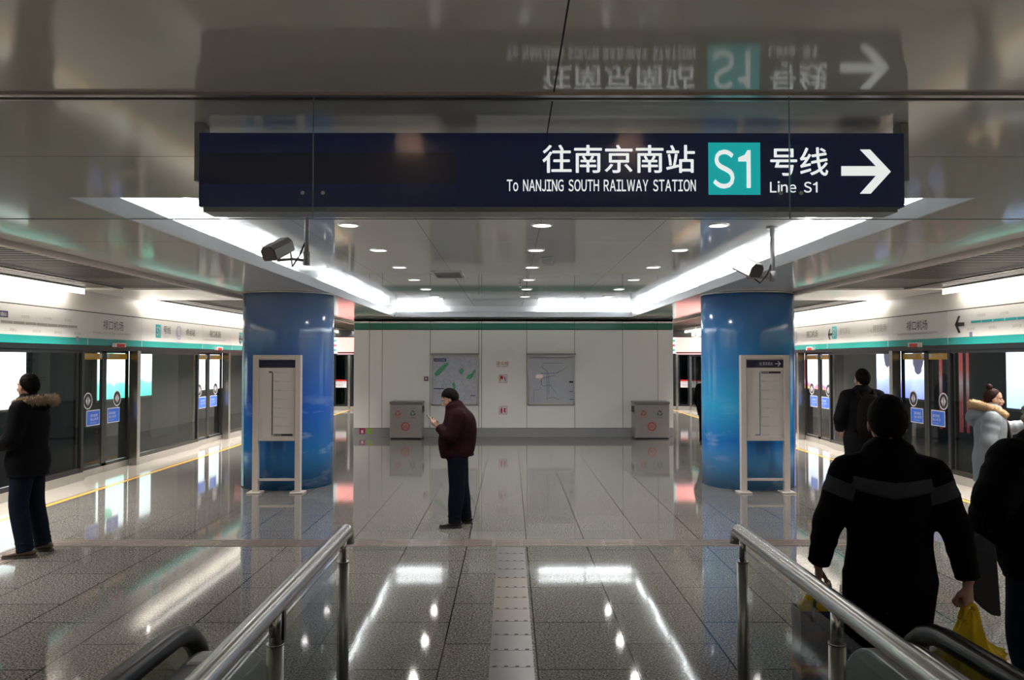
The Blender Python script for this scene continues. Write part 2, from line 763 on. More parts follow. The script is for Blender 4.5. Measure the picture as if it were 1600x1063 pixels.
struct(m.build('ceiling_cove_panel'))
# cove lip (white upstand), shelf and back of the recess
LIP = 0.13
m = MB()
th = 0.02
m.box((TX0 - th, TY0, CEIL), (TX0, TY1, CEIL + LIP), LIPW)
m.box((TX1, TY0, CEIL), (TX1 + th, TY1, CEIL + LIP), LIPW)
m.box((TX0, TY0 - th, CEIL), (TX1, TY0, CEIL + LIP), LIPW)
m.box((TX0, TY1, CEIL), (TX1, TY1 + th, CEIL + LIP), LIPW)
struct(m.build('trim_1'))
m = MB()
D = 0.3
m.box((TX0 - D, TY0 - D, CEIL + 0.055), (TX0 - th, TY1 + D, CEIL + 0.075), WHITE)
m.box((TX1 + th, TY0 - D, CEIL + 0.055), (TX1 + D, TY1 + D, CEIL + 0.075), WHITE)
m.box((TX0 - th, TY0 - D, CEIL + 0.055), (TX1 + th, TY0 - th, CEIL + 0.075), WHITE)
m.box((TX0 - th, TY1 + th, CEIL + 0.055), (TX1 + th, TY1 + D, CEIL + 0.075), WHITE)
m.box((TX0 - D - 0.02, TY0 - D, CEIL + 0.055), (TX0 - D, TY1 + D, INNER), WHITE)
m.box((TX1 + D, TY0 - D, CEIL + 0.055), (TX1 + D + 0.02, TY1 + D, INNER), WHITE)
m.box((TX0 - D, TY0 - D - 0.02, CEIL + 0.055), (TX1 + D, TY0 - D, INNER), WHITE)
m.box((TX0 - D, TY1 + D, CEIL + 0.055), (TX1 + D, TY1 + D + 0.02, INNER), WHITE)
struct(m.build('ceiling_cove_recess'))

# louvred side ceilings, the cross beams, the pale edging of the soffit
for sgn, xa, xb in ((-1, -7.02, -4.50), (1, 4.50, 7.14)):
    m = MB()
    m.box((xa, YB0, 3.34), (xb, YEND, 3.38), VOID)
    y = YB0 + 0.05
    while y < YEND:
        if not (12.78 < y < 15.1):
            m.box((xa, y, 3.150), (xb, y + 0.070, 3.154), SLAT)
        y += 0.15
    struct(m.build('ceiling_louver_panel'))
    m = MB()
    m.box((xa, 12.82, 3.118), (xb, 15.08, 3.3), HEAD)
    struct(m.build('ceiling_beam'))
    m = MB()
    e = -4.5 if sgn < 0 else 4.42
    m.box((e, YB0, 2.995), (e + 0.08, YEND, 3.30), PINKALU)
    struct(m.build('trim_2'))

# smoke-curtain carrier rail in the soffit
m = MB()
m.box((-4.42, 3.105, CEIL - 0.012), (4.42, 3.135, CEIL + 0.05), ALU)
m.box((-4.42, 3.135, CEIL + 0.01), (4.42, 3.165, CEIL + 0.05), DARKJ)
m.box((-4.42, 3.165, CEIL - 0.012), (4.42, 3.18, CEIL + 0.05), ALU)
struct(m.build('trim_3'))

# wall behind the camera
DIM = mat('rear_hall_wall', (0.50, 0.48, 0.45), 0.5)
m = MB()
m.box((-7.4, YB0 - 0.1, -0.1), (7.5, YB0, 3.4), DIM)
struct(m.build('wall_rear'))

# ---- back wall: the core block with enamel panels
m = MB()
m.box((BX0 + 0.02, BY + 0.03, 0), (BX1 - 0.02, YEND, CEIL), DARKJ)
seams = [BX0] + [P(px, 590, BY).x for px in (577, 597, 672, 748, 752.5, 823, 898, 973, 1028)] + [BX1]
for a, b in zip(seams, seams[1:]):
    g = 0.006
    for z0, z1 in ((0.23, 2.755), (2.775, 2.83), (2.975, 3.02)):
        if z0 < 1:
            m.box((a + g, BY, z0), (b - g, BY + 0.03, z1), WALLP)
        else:
            m.box((a + g, BY, z0), (b - g, BY + 0.03, z1), WALLP)
    m.box((a + g, BY - 0.002, 2.755 + 0.02), (b - g, BY + 0.028, 2.93), GREENS)
    m.box((a + g, BY, 2.93), (b - g, BY + 0.03, 3.02), WALLP)
m.box((BX0, BY, 0.0), (BX0 + 0.02, YEND, CEIL), WALLP)
m.box((BX1 - 0.02, BY, 0.0), (BX1, YEND, CEIL), WALLP)
m.box((BX0, BY - 0.002, 3.02), (BX1, BY + 0.03, CEIL), DARKJ)
struct(m.build('wall_back'))
m = MB()
m.box((BX0 - 0.01, BY - 0.02, 0), (BX1 + 0.01, BY + 0.03, 0.22), SKIRT)
struct(m.build('baseboard_back'))

# ---- tunnels outside the platform screens
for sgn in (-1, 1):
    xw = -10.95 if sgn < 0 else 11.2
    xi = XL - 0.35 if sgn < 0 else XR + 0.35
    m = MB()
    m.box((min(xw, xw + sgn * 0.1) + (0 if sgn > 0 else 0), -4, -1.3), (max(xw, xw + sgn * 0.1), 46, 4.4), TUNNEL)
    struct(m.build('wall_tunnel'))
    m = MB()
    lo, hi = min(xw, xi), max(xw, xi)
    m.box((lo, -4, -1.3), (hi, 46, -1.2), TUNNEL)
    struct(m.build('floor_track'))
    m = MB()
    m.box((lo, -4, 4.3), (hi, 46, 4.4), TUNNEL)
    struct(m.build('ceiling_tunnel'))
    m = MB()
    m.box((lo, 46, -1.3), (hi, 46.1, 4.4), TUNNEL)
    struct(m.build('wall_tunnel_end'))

# ================================================================== platform screen walls
DOORS = {-1: [(13.25, 15.1)], 1: [(13.1, 14.95)]}
PER = 4.88
for s in DOORS:
    a, b = DOORS[s][0]
    DOORS[s] = [(a + PER * k, b + PER * k) for k in range(-1, 4)]
HZ = 2.16     # underside of the header's black frame


def wallpt(s, y, off, z):
    """point on a screen wall; off > 0 is towards the platform"""
    return Vector(((XL + off) if s < 0 else (XR - off), y, z))


def wbox(m, s, y0, y1, o0, o1, z0, z1, mt, bev=0.0):
    a, b = wallpt(s, y0, o0, z0), wallpt(s, y1, o1, z1)
    m.box((min(a.x, b.x), y0, z0), (max(a.x, b.x), y1, z1), mt, bev)


nwin = 0
ndoor = 0
SEG0, SEG1 = 6.0, 37.5


def label_text(m, s, body, y, z, wd, h, mt, bold=0.0, off=0.004):
    """lettering on the header; y is where reading starts"""
    rt = Vector((0, 1, 0)) if s < 0 else Vector((0, -1, 0))
    fit_text(m, body, wallpt(s, y, off, z), rt, (0, 0, 1), wd, h, mt, bold)


def sticker(leafobj, s, yc, z, flip):
    """blue notice with a white border on a door leaf"""
    m = MB()
    wbox(m, s, yc - 0.22, yc + 0.22, -0.165, -0.162, z - 0.135, z + 0.135, STW)
    wbox(m, s, yc - 0.205, yc + 0.205, -0.163, -0.1605, z - 0.12, z + 0.12, BLUEST)
    rt = Vector((0, 1, 0)) if s < 0 else Vector((0, -1, 0))
    y0 = yc - 0.10 * (1 if s < 0 else -1)
    if flip:
        y0 = yc - 0.18 * (1 if s < 0 else -1)
    for txt, zz, hh, ww in (('请勿倚靠', z + 0.015, 0.05, 0.24), ('当心夹手', z - 0.05, 0.05, 0.27), ('Do not lean on the door', z - 0.09, 0.018, 0.2)):
        fit_text(m, txt, wallpt(s, y0, -0.1595, zz), rt, (0, 0, 1), ww, hh, STW)
    m.build('sticker', leafobj, 'blue door sticker with white border and white characters')


def emblem(leafobj, s, yc, z):
    m = MB()
    rt = Vector((0, 1, 0))
    up = Vector((0, 0, 1))
    c = wallpt(s, yc, -0.161, z)
    ring = []
    n = 32
    for r in (0.125, 0.145):
        ring.append([m.bm.verts.new(c + rt * math.cos(2 * PI * i / n) * r + up * math.sin(2 * PI * i / n) * r) for i in range(n)])
    k = m.mi(STW)
    for i in range(n):
        f = m.bm.faces.new((ring[0][i], ring[0][(i + 1) % n], ring[1][(i + 1) % n], ring[1][i]))
        f.material_index = k
    m.poly([c + Vector((0.001 if s < 0 else -0.001, 0, 0)) * -1 + rt * math.cos(2 * PI * i / n) * 0.125 + up * math.sin(2 * PI * i / n) * 0.125 for i in range(n)], BLACKF)
    for d in (-1, 1):
        m.poly([c + rt * d * 0.012 + up * 0.085, c + rt * d * 0.012 - up * 0.085, c + rt * d * 0.075], STW)
    m.build('door_emblem', leafobj, 'white ring with two opposed triangles on the glass')


LEAFGLASS = PSDG
for s in (-1, 1):
    doors = DOORS[s]
    # fixed panels
    edges = [SEG0] + [v for d in doors for v in d] + [SEG1]
    for k in range(0, len(edges), 2):
        y0, y1 = edges[k], edges[k + 1]
        if y1 - y0 < 0.3 or y0 >= YEND:
            continue
        y1 = min(y1, YEND + 0.3)
        nwin += 1
        r = sroot('window_%d' % nwin, wallpt(s, (y0 + y1) / 2, 0, 0))
        m = MB()
        wbox(m, s, y0 + 0.07, y1 - 0.07, -0.06, -0.045, 0.15, HZ, PSDG)
        m.build('window_pane', r)
        m = MB()
        for a, b in ((y0 + 0.0, y0 + 0.075), (y1 - 0.075, y1)):
            wbox(m, s, a, b, -0.09, -0.02, 0.13, HZ, BLACKF)
        wbox(m, s, y0, y1, -0.09, -0.025, HZ - 0.06, HZ, BLACKF)
        wbox(m, s, y0, y1, -0.09, -0.025, 0.13, 0.20, BLACKF)
        m.build('window_frame', r)
        m = MB()
        wbox(m, s, y0 - 0.02, y1 + 0.02, -0.08, 0.0, 0.0, 0.13, ALU, 0.004)
        m.build('window_kick_plate', r)
        m = MB()
        wbox(m, s, y0 - 0.03, y0 + 0.02, -0.08, 0.012, 0.0, HZ, STEEL)
        m.build('window_post', r)
    # sliding doors, two leaves each
    for k, (y0, y1) in enumerate(doors):
        if y0 > 29:
            continue
        ndoor += 1
        r = sroot('door_%d' % ndoor, wallpt(s, (y0 + y1) / 2, -0.17, 0))
        ym = (y0 + y1) / 2
        for j, (a, b) in enumerate(((y0 + 0.02, ym - 0.004), (ym + 0.004, y1 - 0.02))):
            m = MB()
            wbox(m, s, a, b, -0.20, -0.165, 0.12, HZ - 0.02, LEAFGLASS)
            leaf = m.build('door_leaf', r)
            m = MB()
            fr = 0.075
            wbox(m, s, a, a + (0.05 if j == 0 else fr), -0.205, -0.158, 0.11, HZ, BLACKF)
            wbox(m, s, b - (fr if j == 0 else 0.05), b, -0.205, -0.158, 0.11, HZ, BLACKF)
            wbox(m, s, a, b, -0.205, -0.158, HZ - 0.05, HZ, BLACKF)
            wbox(m, s, a, b, -0.205, -0.158, 0.11, 0.16, BLACKF)
            m.build('leaf_frame', leaf)
            m = MB()
            wbox(m, s, a, b, -0.21, -0.155, 0.0, 0.11, ALU)
            m.build('kick_plate', leaf)
            m = MB()
            wbox(m, s, a + 0.06, b - 0.06, -0.1645, -0.1615, HZ - 0.165, HZ - 0.06, YELLOWB)
            rt = Vector((0, 1, 0)) if s < 0 else Vector((0, -1, 0))
            st = a + 0.12 if s < 0 else b - 0.12
            fit_text(m, '小心站台间隙', wallpt(s, st, -0.161, HZ - 0.13), rt, (0, 0, 1), 0.42, 0.055, STW)
            e0 = (b - 0.17, b - 0.08) if (j == 0) else (a + 0.08, a + 0.17)
            wbox(m, s, e0[0], e0[1], -0.1625, -0.161, HZ - 0.135, HZ - 0.07, STW)
            m.build('warning_band', leaf, 'yellow warning band along the top of the leaf')
            yc = (a + b) / 2
            if k in (1, 2):
                emblem(leaf, s, yc - 0.08 if j == 0 else yc + 0.02, 1.285)
                sticker(leaf, s, yc + (0.1 if j == 0 else -0.1), 0.985, (j == 1) == (s < 0))
        m = MB()
        wbox(m, s, y0 - 0.02, y1 + 0.02, -0.2, -0.02, HZ - 0.01, HZ + 0.02, BLACKF)
        m.build('door_lintel', r)
        m = MB()
        wbox(m, s, y1 - 0.01, y1 + 0.10, -0.16, 0.014, 0.0, HZ, STEEL, 0.006)
        m.build('door_post', r)

# headers: black frame, teal band, white fascia, glossy upper panel, writing
STN = ['南京南站', '翠屏山', '佛城西路', '吉印大道', '正方中路', '翔宇路北', '翔宇路南', '禄口机场']
for s in (-1, 1):
    x0 = wallpt(s, 0, 0, 0).x
    r = sroot('trim_%d' % (4 if s < 0 else 5), (x0, 15, HZ))
    m = MB()
    wbox(m, s, SEG0 - 15, SEG1, -0.16, -0.005, HZ, 2.235, BLACKF)
    m.build('header_frame', r)
    m = MB()
    wbox(m, s, SEG0 - 15, SEG1, -0.16, 0.002, 2.235, 2.352, TEAL)
    m.build('header_teal_band', r)
    m = MB()
    wbox(m, s, SEG0 - 15, SEG1, -0.16, 0.0, 2.352, 2.785, HEAD)
    wbox(m, s, SEG0 - 15, SEG1, -0.16, -0.012, 2.785, 2.80, DARKJ)
    joints = [8.4, 10.4, 13.3 if s < 0 else 13.03, 15.25 if s < 0 else 15.1, 18.25 if s < 0 else 18.0, 20.2, 23.1, 25, 28]
    for y in joints:
        wbox(m, s, y - 0.006, y + 0.006, -0.1, 0.0028, 2.24, 2.785, STW)
    m.build('header_fascia', r)
    # upper panel leaning out slightly
    m = MB()
    xs = [(-0.10, 2.80), (-0.0, 2.80), (-0.0, 3.14), (-0.10, 3.16)]
    m.prism([wallpt(s, SEG0 - 15, o, z) for o, z in xs], (0, SEG1 - SEG0 + 15, 0), HEADU)
    m.build('header_upper_panel', r)
    # station names above each door
    for dk, (d0, d1) in enumerate(DOORS[s][1:4]):
        yc = (d0 + d1) / 2
        if s < 0:
            m = MB()
            label_text(m, s, '禄口机场', yc - 0.18 - 0.2, 2.51, 0.72, 0.17, INK, 0.004)
            label_text(m, s, 'NANJING LUKOU INTERNATIONAL AIRPORT', yc - 0.72, 2.425, 1.36, 0.05, INKL, 0.01)
            m.build('station_name', r)
        else:
            m = MB()
            label_text(m, s, '禄口机场', yc + 0.36, 2.51, 0.72, 0.17, INK, 0.004)
            label_text(m, s, 'NANJING LUKOU INTERNATIONAL AIRPORT', yc + 0.68, 2.425, 1.36, 0.05, INKL, 0.01)
            m.build('station_name', r)

    def badge(y, z, sz):
        m = MB()
        rt = 1 if s < 0 else -1
        wbox(m, s, min(y, y + rt * sz), max(y, y + rt * sz), 0.0, 0.004, z, z + sz * 1.15, SIGN_TEAL)
        sans_text(m, 'S1', wallpt(s, y + rt * sz * 0.14, 0.006, z + sz * 0.2), (0, rt, 0), (0, 0, 1), sz * 0.70, sz * 0.76, STW, 0.01)
        m.build('line_badge', r)

    def arrow(y, z, ln, h, mt):
        m = MB()
        rt = 1 if s < 0 else -1

        def q(a, b):
            return wallpt(s, y + rt * a, 0.005, z + b)
        t = h * 0.11
        m.poly([q(h * 0.18, -t), q(ln, -t), q(ln, t), q(h * 0.18, t)], mt)
        m.poly([q(0, 0), q(h * 0.36, h * 0.5), q(h * 0.36 + t * 2.2, h * 0.5), q(t * 2.4, 0)], mt)
        m.poly([q(0, 0), q(t * 2.4, 0), q(h * 0.36 + t * 2.2, -h * 0.5), q(h * 0.36, -h * 0.5)], mt)
        m.build('direction_arrow', r)

    def logo(y, z, sz):
        m = MB()
        c = wallpt(s, y, 0.004, z)
        rt = Vector((0, 1 if s < 0 else -1, 0))
        up = Vector((0, 0, 1))
        n = 28
        k = m.mi(LILAC)
        for ra, rb, a0, a1 in ((0.42, 0.5, 100, 440), (0.22, 0.30, 150, 400)):
            pr = None
            for i in range(n + 1):
                a = R(a0 + (a1 - a0) * i / n)
                d = rt * math.cos(a) * 0.9 + up * math.sin(a)
                q = (m.bm.verts.new(c + d * sz * ra), m.bm.verts.new(c + d * sz * rb))
                if pr:
                    f = m.bm.faces.new((pr[0], q[0], q[1], pr[1]))
                    f.material_index = k
                pr = q
        wbox(m, s, y - sz * 0.4, y + sz * 0.4, 0.0, 0.004, z - sz * 0.72, z - sz * 0.64, LILAC)
        m.build('emblem', r)

    SIGN_TEAL = MATS.get('badge_teal') or mat('badge_teal', (0.02, 0.42, 0.42), 0.3, var=0.0)
    LINEC = mat('route_line_grey', (0.33, 0.29, 0.26), 0.4, var=0.0) if s < 0 else SIGN_TEAL

    def routemap(ya, yb, z):
        """line of seven stretches with station names; ya = reading start"""
        m = MB()
        rt = 1 if s < 0 else -1
        n = 7
        for i in range(n):
            a = ya + (yb - ya) * i / n
            b = ya + (yb - ya) * (i + 1) / n
            wbox(m, s, min(a, b) + 0.012, max(a, b) - 0.012, 0.0, 0.004, z - 0.018, z + 0.018, LINEC)
        order = STN if s < 0 else list(reversed(STN))
        for i in range(n + 1):
            y = ya + (yb - ya) * i / n
            up_ = i % 2 == (0 if s < 0 else 1)
            wd = 0.05 * len(order[i])
            label_text(m, s, order[i], y - rt * wd / 2, z + (0.07 if up_ else -0.13), wd, 0.045, INKL, 0.004)
        # the dark flag over this line's other end and the small square under the airport
        e = ya if s < 0 else yb
        wbox(m, s, e - 0.16, e + 0.16, 0.0, 0.004, z + 0.06, z + 0.15, NAVYL)
        label_text(m, s, '南京南站', e - rt * 0.13, z + 0.075, 0.26, 0.06, STW, 0.0, 0.006)
        e = yb if s < 0 else ya
        wbox(m, s, e - 0.035, e + 0.035, 0.0, 0.004, z - 0.23, z - 0.155, LILACB)
        m.build('route_map', r)

    NAVYL = MATS.get('navy_label') or mat('navy_label', (0.03, 0.025, 0.09), 0.4, var=0.0)
    LILACB = MATS.get('slate_print') or mat('slate_print', (0.2, 0.2, 0.3), 0.4, var=0.0)
    if s < 0:
        for off in (0, PER):
            badge(15.85 + off, 2.43, 0.23)
            m = MB()
            label_text(m, s, '号线', 16.2 + off, 2.52, 0.34, 0.16, INK, 0.004)
            sans_text(m, 'Line S1', wallpt(s, 16.2 + off, 0.004, 2.445), (0, 1, 0), (0, 0, 1), 0.24, 0.04, INKL)
            m.build('line_name', r)
            logo(16.95 + off, 2.56, 0.30)
            m = MB()
            label_text(m, s, '终点站', 17.33 + off, 2.51, 0.48, 0.16, INK, 0.004)
            label_text(m, s, 'Terminus', 17.4 + off, 2.435, 0.3, 0.045, INKL, 0.004)
            m.build('terminus_notice', r)
            arrow(20.7 + off, 2.52, 0.34, 0.26, INKB)
        routemap(11.02, 12.98, 2.525)
    else:
        for off in (0, PER):
            arrow(12.82 + off, 2.555, 0.27, 0.27, INKB) if off == 0 else arrow(17.95, 2.555, 0.24, 0.24, INKB)
            m = MB()
            label_text(m, s, '翔宇路南', 15.72 + off, 2.53, 0.56, 0.15, INKL, 0.006)
            label_text(m, s, '下一站', 15.98 + off, 2.53, 0.22, 0.08, INKL, 0.006)
            label_text(m, s, 'Next', 15.95 + off, 2.455, 0.12, 0.035, INKL, 0.004)
            label_text(m, s, 'XIANGYULU SOUTH', 15.7 + off, 2.455, 0.5, 0.035, INKL, 0.004)
            m.build('next_stop_notice', r)
            m = MB()
            label_text(m, s, '南京南站', 17.3 + off, 2.53, 0.52, 0.15, INKL, 0.006)
            label_text(m, s, 'NANJING SOUTH RAILWAY STATION', 17.3 + off, 2.455, 0.74, 0.035, INKL, 0.004)
            m.build('terminus_notice', r)
            badge(17.72 + off, 2.45, 0.24)
            logo(20.0 + off, 2.55, 0.30)
        routemap(12.38, 10.4, 2.58)

    # fluorescent tubes over the header
    ys = []
    y = 0.22
    while y < 12.6:
        ys.append(y)
        y += 1.56
    y = 15.15
    while y < 31:
        ys.append(y)
        y += 1.56
    OPAL = emit('opal_cover_glow', (1.0, 0.93, 0.84), 2.0)
    TUBEW = emit('edge_tube_warm', (1.0, 0.93, 0.84), EDGE_E)
    side = 'with the teal route map' if s > 0 else 'with the grey route map'
    cnt = 0
    for y in ys:
        xx = wallpt(s, 0, 0.20, 0).x
        z = 3.10
        root = thing('fluorescent_tube', '%s warm tube light from the stairs, over the screen wall %s' % (ORD[cnt], side), 'light', (xx, y, z), 0, 'tube lights over the platform screens')
        cnt += 1
        m = MB()
        m.cyl((xx, y + 0.03, z), (xx, y + 1.47, z), 0.016, TUBEW, 12)
        m.build('tube', root)
        m = MB()
        wbox(m, s, y, y + 1.555, 0.255, 0.265, 3.035, 3.125, OPAL)
        m.build('opal_cover', root)
        m = MB()
        wbox(m, s, y, y + 1.555, 0.12, 0.265, 3.125, 3.14, WHITE)
        m.build('housing', root)
        la = bpy.data.lights.new('added_floor_fill', 'AREA')  # added downward fill that brightens the floor by the screens
        la.shape = 'RECTANGLE'
        la.size, la.size_y = 0.09, 1.45
        la.energy = FLOOR_FILL_W
        la.color = (1.0, 0.94, 0.86)
        la.spread = R(112)
        lo = bpy.data.objects.new('lamp', la)  # holds the added fill; no such lamp hangs here
        COL.objects.link(lo)
        lo.location = (0.64 if s < 0 else -0.64, 0.775, 0.01)
        lo.parent = root
        m = MB()
        wbox(m, s, y, y + 1.555, 0.80, 0.88, 3.118, 3.135, SLAT)
        m.build('added_fill_strip', root)  # made-up strip over the added fill

    # red lamps hung under the teal band over the doors
    for dk, (d0, d1) in enumerate(DOORS[s][1:4]):
        yc = (d0 + d1) / 2 + (0.12 if s < 0 else 0.0)
        root = thing('door_warning_lamp', 'red lamp over the %s sliding door of the screen wall %s' % (['near', 'middle', 'far'][dk], side), 'lamp', wallpt(s, yc, 0.03, 2.24), 0, 'red door lamps')
        m = MB()
        wbox(m, s, yc - 0.15, yc + 0.15, 0.0, 0.07, 2.215, 2.275, RED, 0.01)
        m.build('lens', root)
        m = MB()
        wbox(m, s, yc - 0.18, yc - 0.155, 0.0, 0.075, 2.215, 2.29, WHITE, 0.004)
        wbox(m, s, yc + 0.155, yc + 0.18, 0.0, 0.075, 2.215, 2.29, WHITE, 0.004)
        wbox(m, s, yc - 0.18, yc + 0.18, 0.0, 0.075, 2.275, 2.292, WHITE, 0.004)
        m.build('bracket', root)

for xa, xb, ya, yb in ((-10.95, -10.90, 24.3, 26.2), (11.15, 11.2, 24.2, 26.6), (-10.95, -10.90, 18.2, 18.9)):
    m = MB()
    m.box((xa, ya, -0.4), (xb, yb, 3.4), TUNNELP)
    struct(m.build('wall_tunnel_panel'))
# paler floor strip between the yellow lines and the screens
BORDER = mat('pale_floor_strip', (0.40, 0.37, 0.33), 0.09, var=0.25, vscale=120)
for xa, xb in ((XL - 0.15, -6.40), (6.50, XR + 0.15)):
    m = MB()
    m.box((xa, YB0, 0.0), (xb, YEND, 0.0008), BORDER)
    struct(m.build('floor_border_strip'))

# ================================================================== light boxes on the tunnel walls
def ad_material(name, kind):
    def fn(t, x, y, z):
        n = noisen(t, objco(t), 1.6, 3)
        zz = mathn(t, 'ADD', z, mathn(t, 'MULTIPLY', mathn(t, 'SUBTRACT', n, 0.5), 0.5))
        zz = mathn(t, 'ADD', mathn(t, 'DIVIDE', zz, 1.7), 0.5)
        if kind == 'green':
            return ramp(t, zz, [(0.0, (0.08, 0.62, 0.38)), (0.22, (0.20, 0.80, 0.55)), (0.30, (0.85, 1.0, 0.95)), (1.0, (1, 1, 1))])
        if kind == 'white':
            return ramp(t, zz, [(0.0, (0.9, 0.92, 0.9)), (0.12, (1, 1, 1)), (1.0, (1, 1, 1))])
        if kind == 'blue':
            return ramp(t, zz, [(0.0, (0.16, 0.18, 0.55)), (0.28, (0.38, 0.42, 0.85)), (0.36, (0.78, 0.86, 1.0)), (1.0, (0.9, 0.95, 1.0))])
        if kind == 'pink':
            return ramp(t, zz, [(0.0, (0.75, 0.45, 0.05)), (0.08, (0.85, 0.12, 0.35)), (0.16, (0.95, 0.85, 0.95)), (1.0, (0.95, 0.93, 1.0))])
        return ramp(t, zz, [(0.0, (0.35, 0.5, 0.9)), (0.35, (0.5, 0.68, 1.0)), (0.5, (0.85, 0.93, 1.0)), (1.0, (0.95, 0.97, 1.0))])
    return sheet_art(name, fn, 0.4, AD_E)


ADS = [(-1, 14.66, 17.8, 'white', 'white advertising light box seen through glass behind the fur-hooded man'),
       (-1, 20.9, 24.05, 'green', 'white and green advertising light box behind the door past the fur-hooded man'),
       (-1, 27.4, 30.6, 'white', 'glowing white advertising light box behind the sliding door beside the blue column'),
       (1, 14.6, 17.72, 'sky', 'glowing pale blue advertising light box behind the woman in a pale coat'),
       (1, 21.05, 24.0, 'blue', 'glowing white and violet light box with a dark figure, behind the two men in black'),
       (1, 27.3, 30.2, 'pink', 'glowing white and pink light box behind the door by the column with the arrow board')]
for s, y0, y1, kind, lab in ADS:
    xf = (-10.95 + 0.02) if s < 0 else (11.2 - 0.02)
    root = thing('light_box', lab, 'advertisement', (xf, (y0 + y1) / 2, 1.75), 0)
    d = 0.12 if s < 0 else -0.12
    m = MB()
    m.box((min(xf, xf + d), y0 - 0.06, 0.86), (max(xf, xf + d), y1 + 0.06, 2.66), STEELD)
    m.build('casing', root)
    m = MB()
    q = xf + d * 1.06
    m.box((min(xf + d * 0.9, q), y0, 0.92), (max(xf + d * 0.9, q), y1, 2.60), ad_material('lightbox_art_' + kind, kind))
    m.build('lit_panel', root)
    # a few plain printed shapes
    m = MB()
    qx = xf + d * 1.09
    if kind == 'green':
        MT = emit('print_green', (0.10, 0.75, 0.42), 1.6)
        m.poly([(qx, y0 + 0.5 + 0.35 * math.cos(a * PI / 8), 2.2 + 0.2 * math.sin(a * PI / 8)) for a in range(16)], MT)
        m.build('print', root)
    elif kind == 'blue':
        MT = emit('print_grey_violet', (0.20, 0.16, 0.30), 0.6)
        a0 = 21.55
        m.poly([(qx, a0 + 0.28 * math.cos(a * PI / 10) * (1 + 0.15 * math.sin(a * 2)), 2.0 + 0.42 * math.sin(a * PI / 10)) for a in range(20)], MT)
        m.build('print', root)
        m = MB()
        a0 = 23.3
        m.poly([(qx, a0 + 0.22 * math.cos(a * PI / 10), 2.15 + 0.4 * math.sin(a * PI / 10) * (1 + 0.1 * math.cos(3 * a))) for a in range(20)], MT)
        m.build('print', root)
    elif kind == 'pink':
        MT = emit('print_red', (0.75, 0.10, 0.12), 1.2)
        m.poly([(qx, 29.6, 1.2), (qx, 29.8, 2.0), (qx, 30.1, 1.8), (qx, 30.2, 1.25)], MT)
        m.build('print', root)
# red gleam on door frame edges, painted as glowing strips behind the glass
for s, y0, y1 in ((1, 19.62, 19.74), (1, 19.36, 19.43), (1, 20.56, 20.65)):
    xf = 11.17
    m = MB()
    REDL = MATS.get('painted_red_glow')
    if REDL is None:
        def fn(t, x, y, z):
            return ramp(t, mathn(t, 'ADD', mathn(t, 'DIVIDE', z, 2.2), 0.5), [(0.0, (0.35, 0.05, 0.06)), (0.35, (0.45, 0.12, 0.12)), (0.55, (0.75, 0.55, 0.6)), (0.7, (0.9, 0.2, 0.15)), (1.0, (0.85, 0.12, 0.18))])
        REDL = sheet_art('painted_red_glow', fn, 0.4, 0.35)
        MATS['painted_red_glow'] = REDL
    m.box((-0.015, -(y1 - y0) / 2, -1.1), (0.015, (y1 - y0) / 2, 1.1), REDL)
    o = m.build('painted_red_gleam')
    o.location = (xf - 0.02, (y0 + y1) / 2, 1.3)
    tag(o, {19.62: 'wider painted red gleam, a vertical strip behind the glass beside the pale-coated woman', 19.36: 'narrow painted red gleam, a vertical strip beside the wider one, near the pale-coated woman', 20.56: 'painted red gleam, a vertical strip seen through the sliding door leaf with an emblem'}[y0], 'light')

# ================================================================== platform end: glass doors and screens
for s, xa, xb in ((-1, XL, BX0), (1, BX1, XR)):
    y = YEND
    r = sroot('door_%d' % (8 if s < 0 else 9), ((xa + xb) / 2, y, 0))
    xm = (-6.35 if s < 0 else 6.62)
    m = MB()
    m.box((xa, y, 2.32), (xb, y + 0.2, 3.3), BLACKF)
    m.box((xa, y + 0.05, 0.0), (xb, y + 0.12, 0.14), ALU)
    for a in (xa, xm - 0.06 - 0.0, xb - 0.08):
        m.box((a, y, 0.0), (a + 0.09, y + 0.12, 2.32), STEEL)
    m.build('door_frame', r)
    for a, b in ((xa + 0.09, xm - 0.06), (xm + 0.03, xb - 0.08)):
        m = MB()
        m.box((a + 0.05, y + 0.06, 0.2), (b - 0.05, y + 0.075, 2.26), PSDG)
        leaf = m.build('door_leaf', r)
        m = MB()
        m.box((a, y + 0.045, 0.14), (a + 0.06, y + 0.09, 2.32), BLACKF)
        m.box((b - 0.06, y + 0.045, 0.14), (b, y + 0.09, 2.32), BLACKF)
        m.box((a, y + 0.045, 2.25), (b, y + 0.09, 2.32), BLACKF)
        m.box((a, y + 0.045, 0.14), (b, y + 0.09, 0.2), BLACKF)
        m.build('leaf_frame', leaf)
    # notice on the glass
    c = P(530 if s < 0 else 1076, 600, y)
    m = MB()
    m.box((c.x - 0.31, y + 0.052, c.z - 0.15), (c.x + 0.31, y + 0.057, c.z + 0.15), STW)
    m.box((c.x - 0.31, y + 0.049, c.z + 0.10), (c.x + 0.31, y + 0.054, c.z + 0.16), RED)
    for i, tx in enumerate(('非工作人员禁止入内', '请勿靠近')):
        fit_text(m, tx, Vector((c.x - 0.26, y + 0.048, c.z + 0.02 - i * 0.11)), (1, 0, 0), (0, 0, 1), 0.52 if i == 0 else 0.4, 0.07, INKL)
    o = m.build('notice')
    tag(o, 'white notice with red top edge on the end door past the %s' % ('deep blue column' if s < 0 else 'sky blue column'), 'sign')
    m = MB()
    m.box((xa, y + 2.5, 0), (xb, y + 2.6, 3.4), TUNNEL)
    struct(m.build('wall_end'))

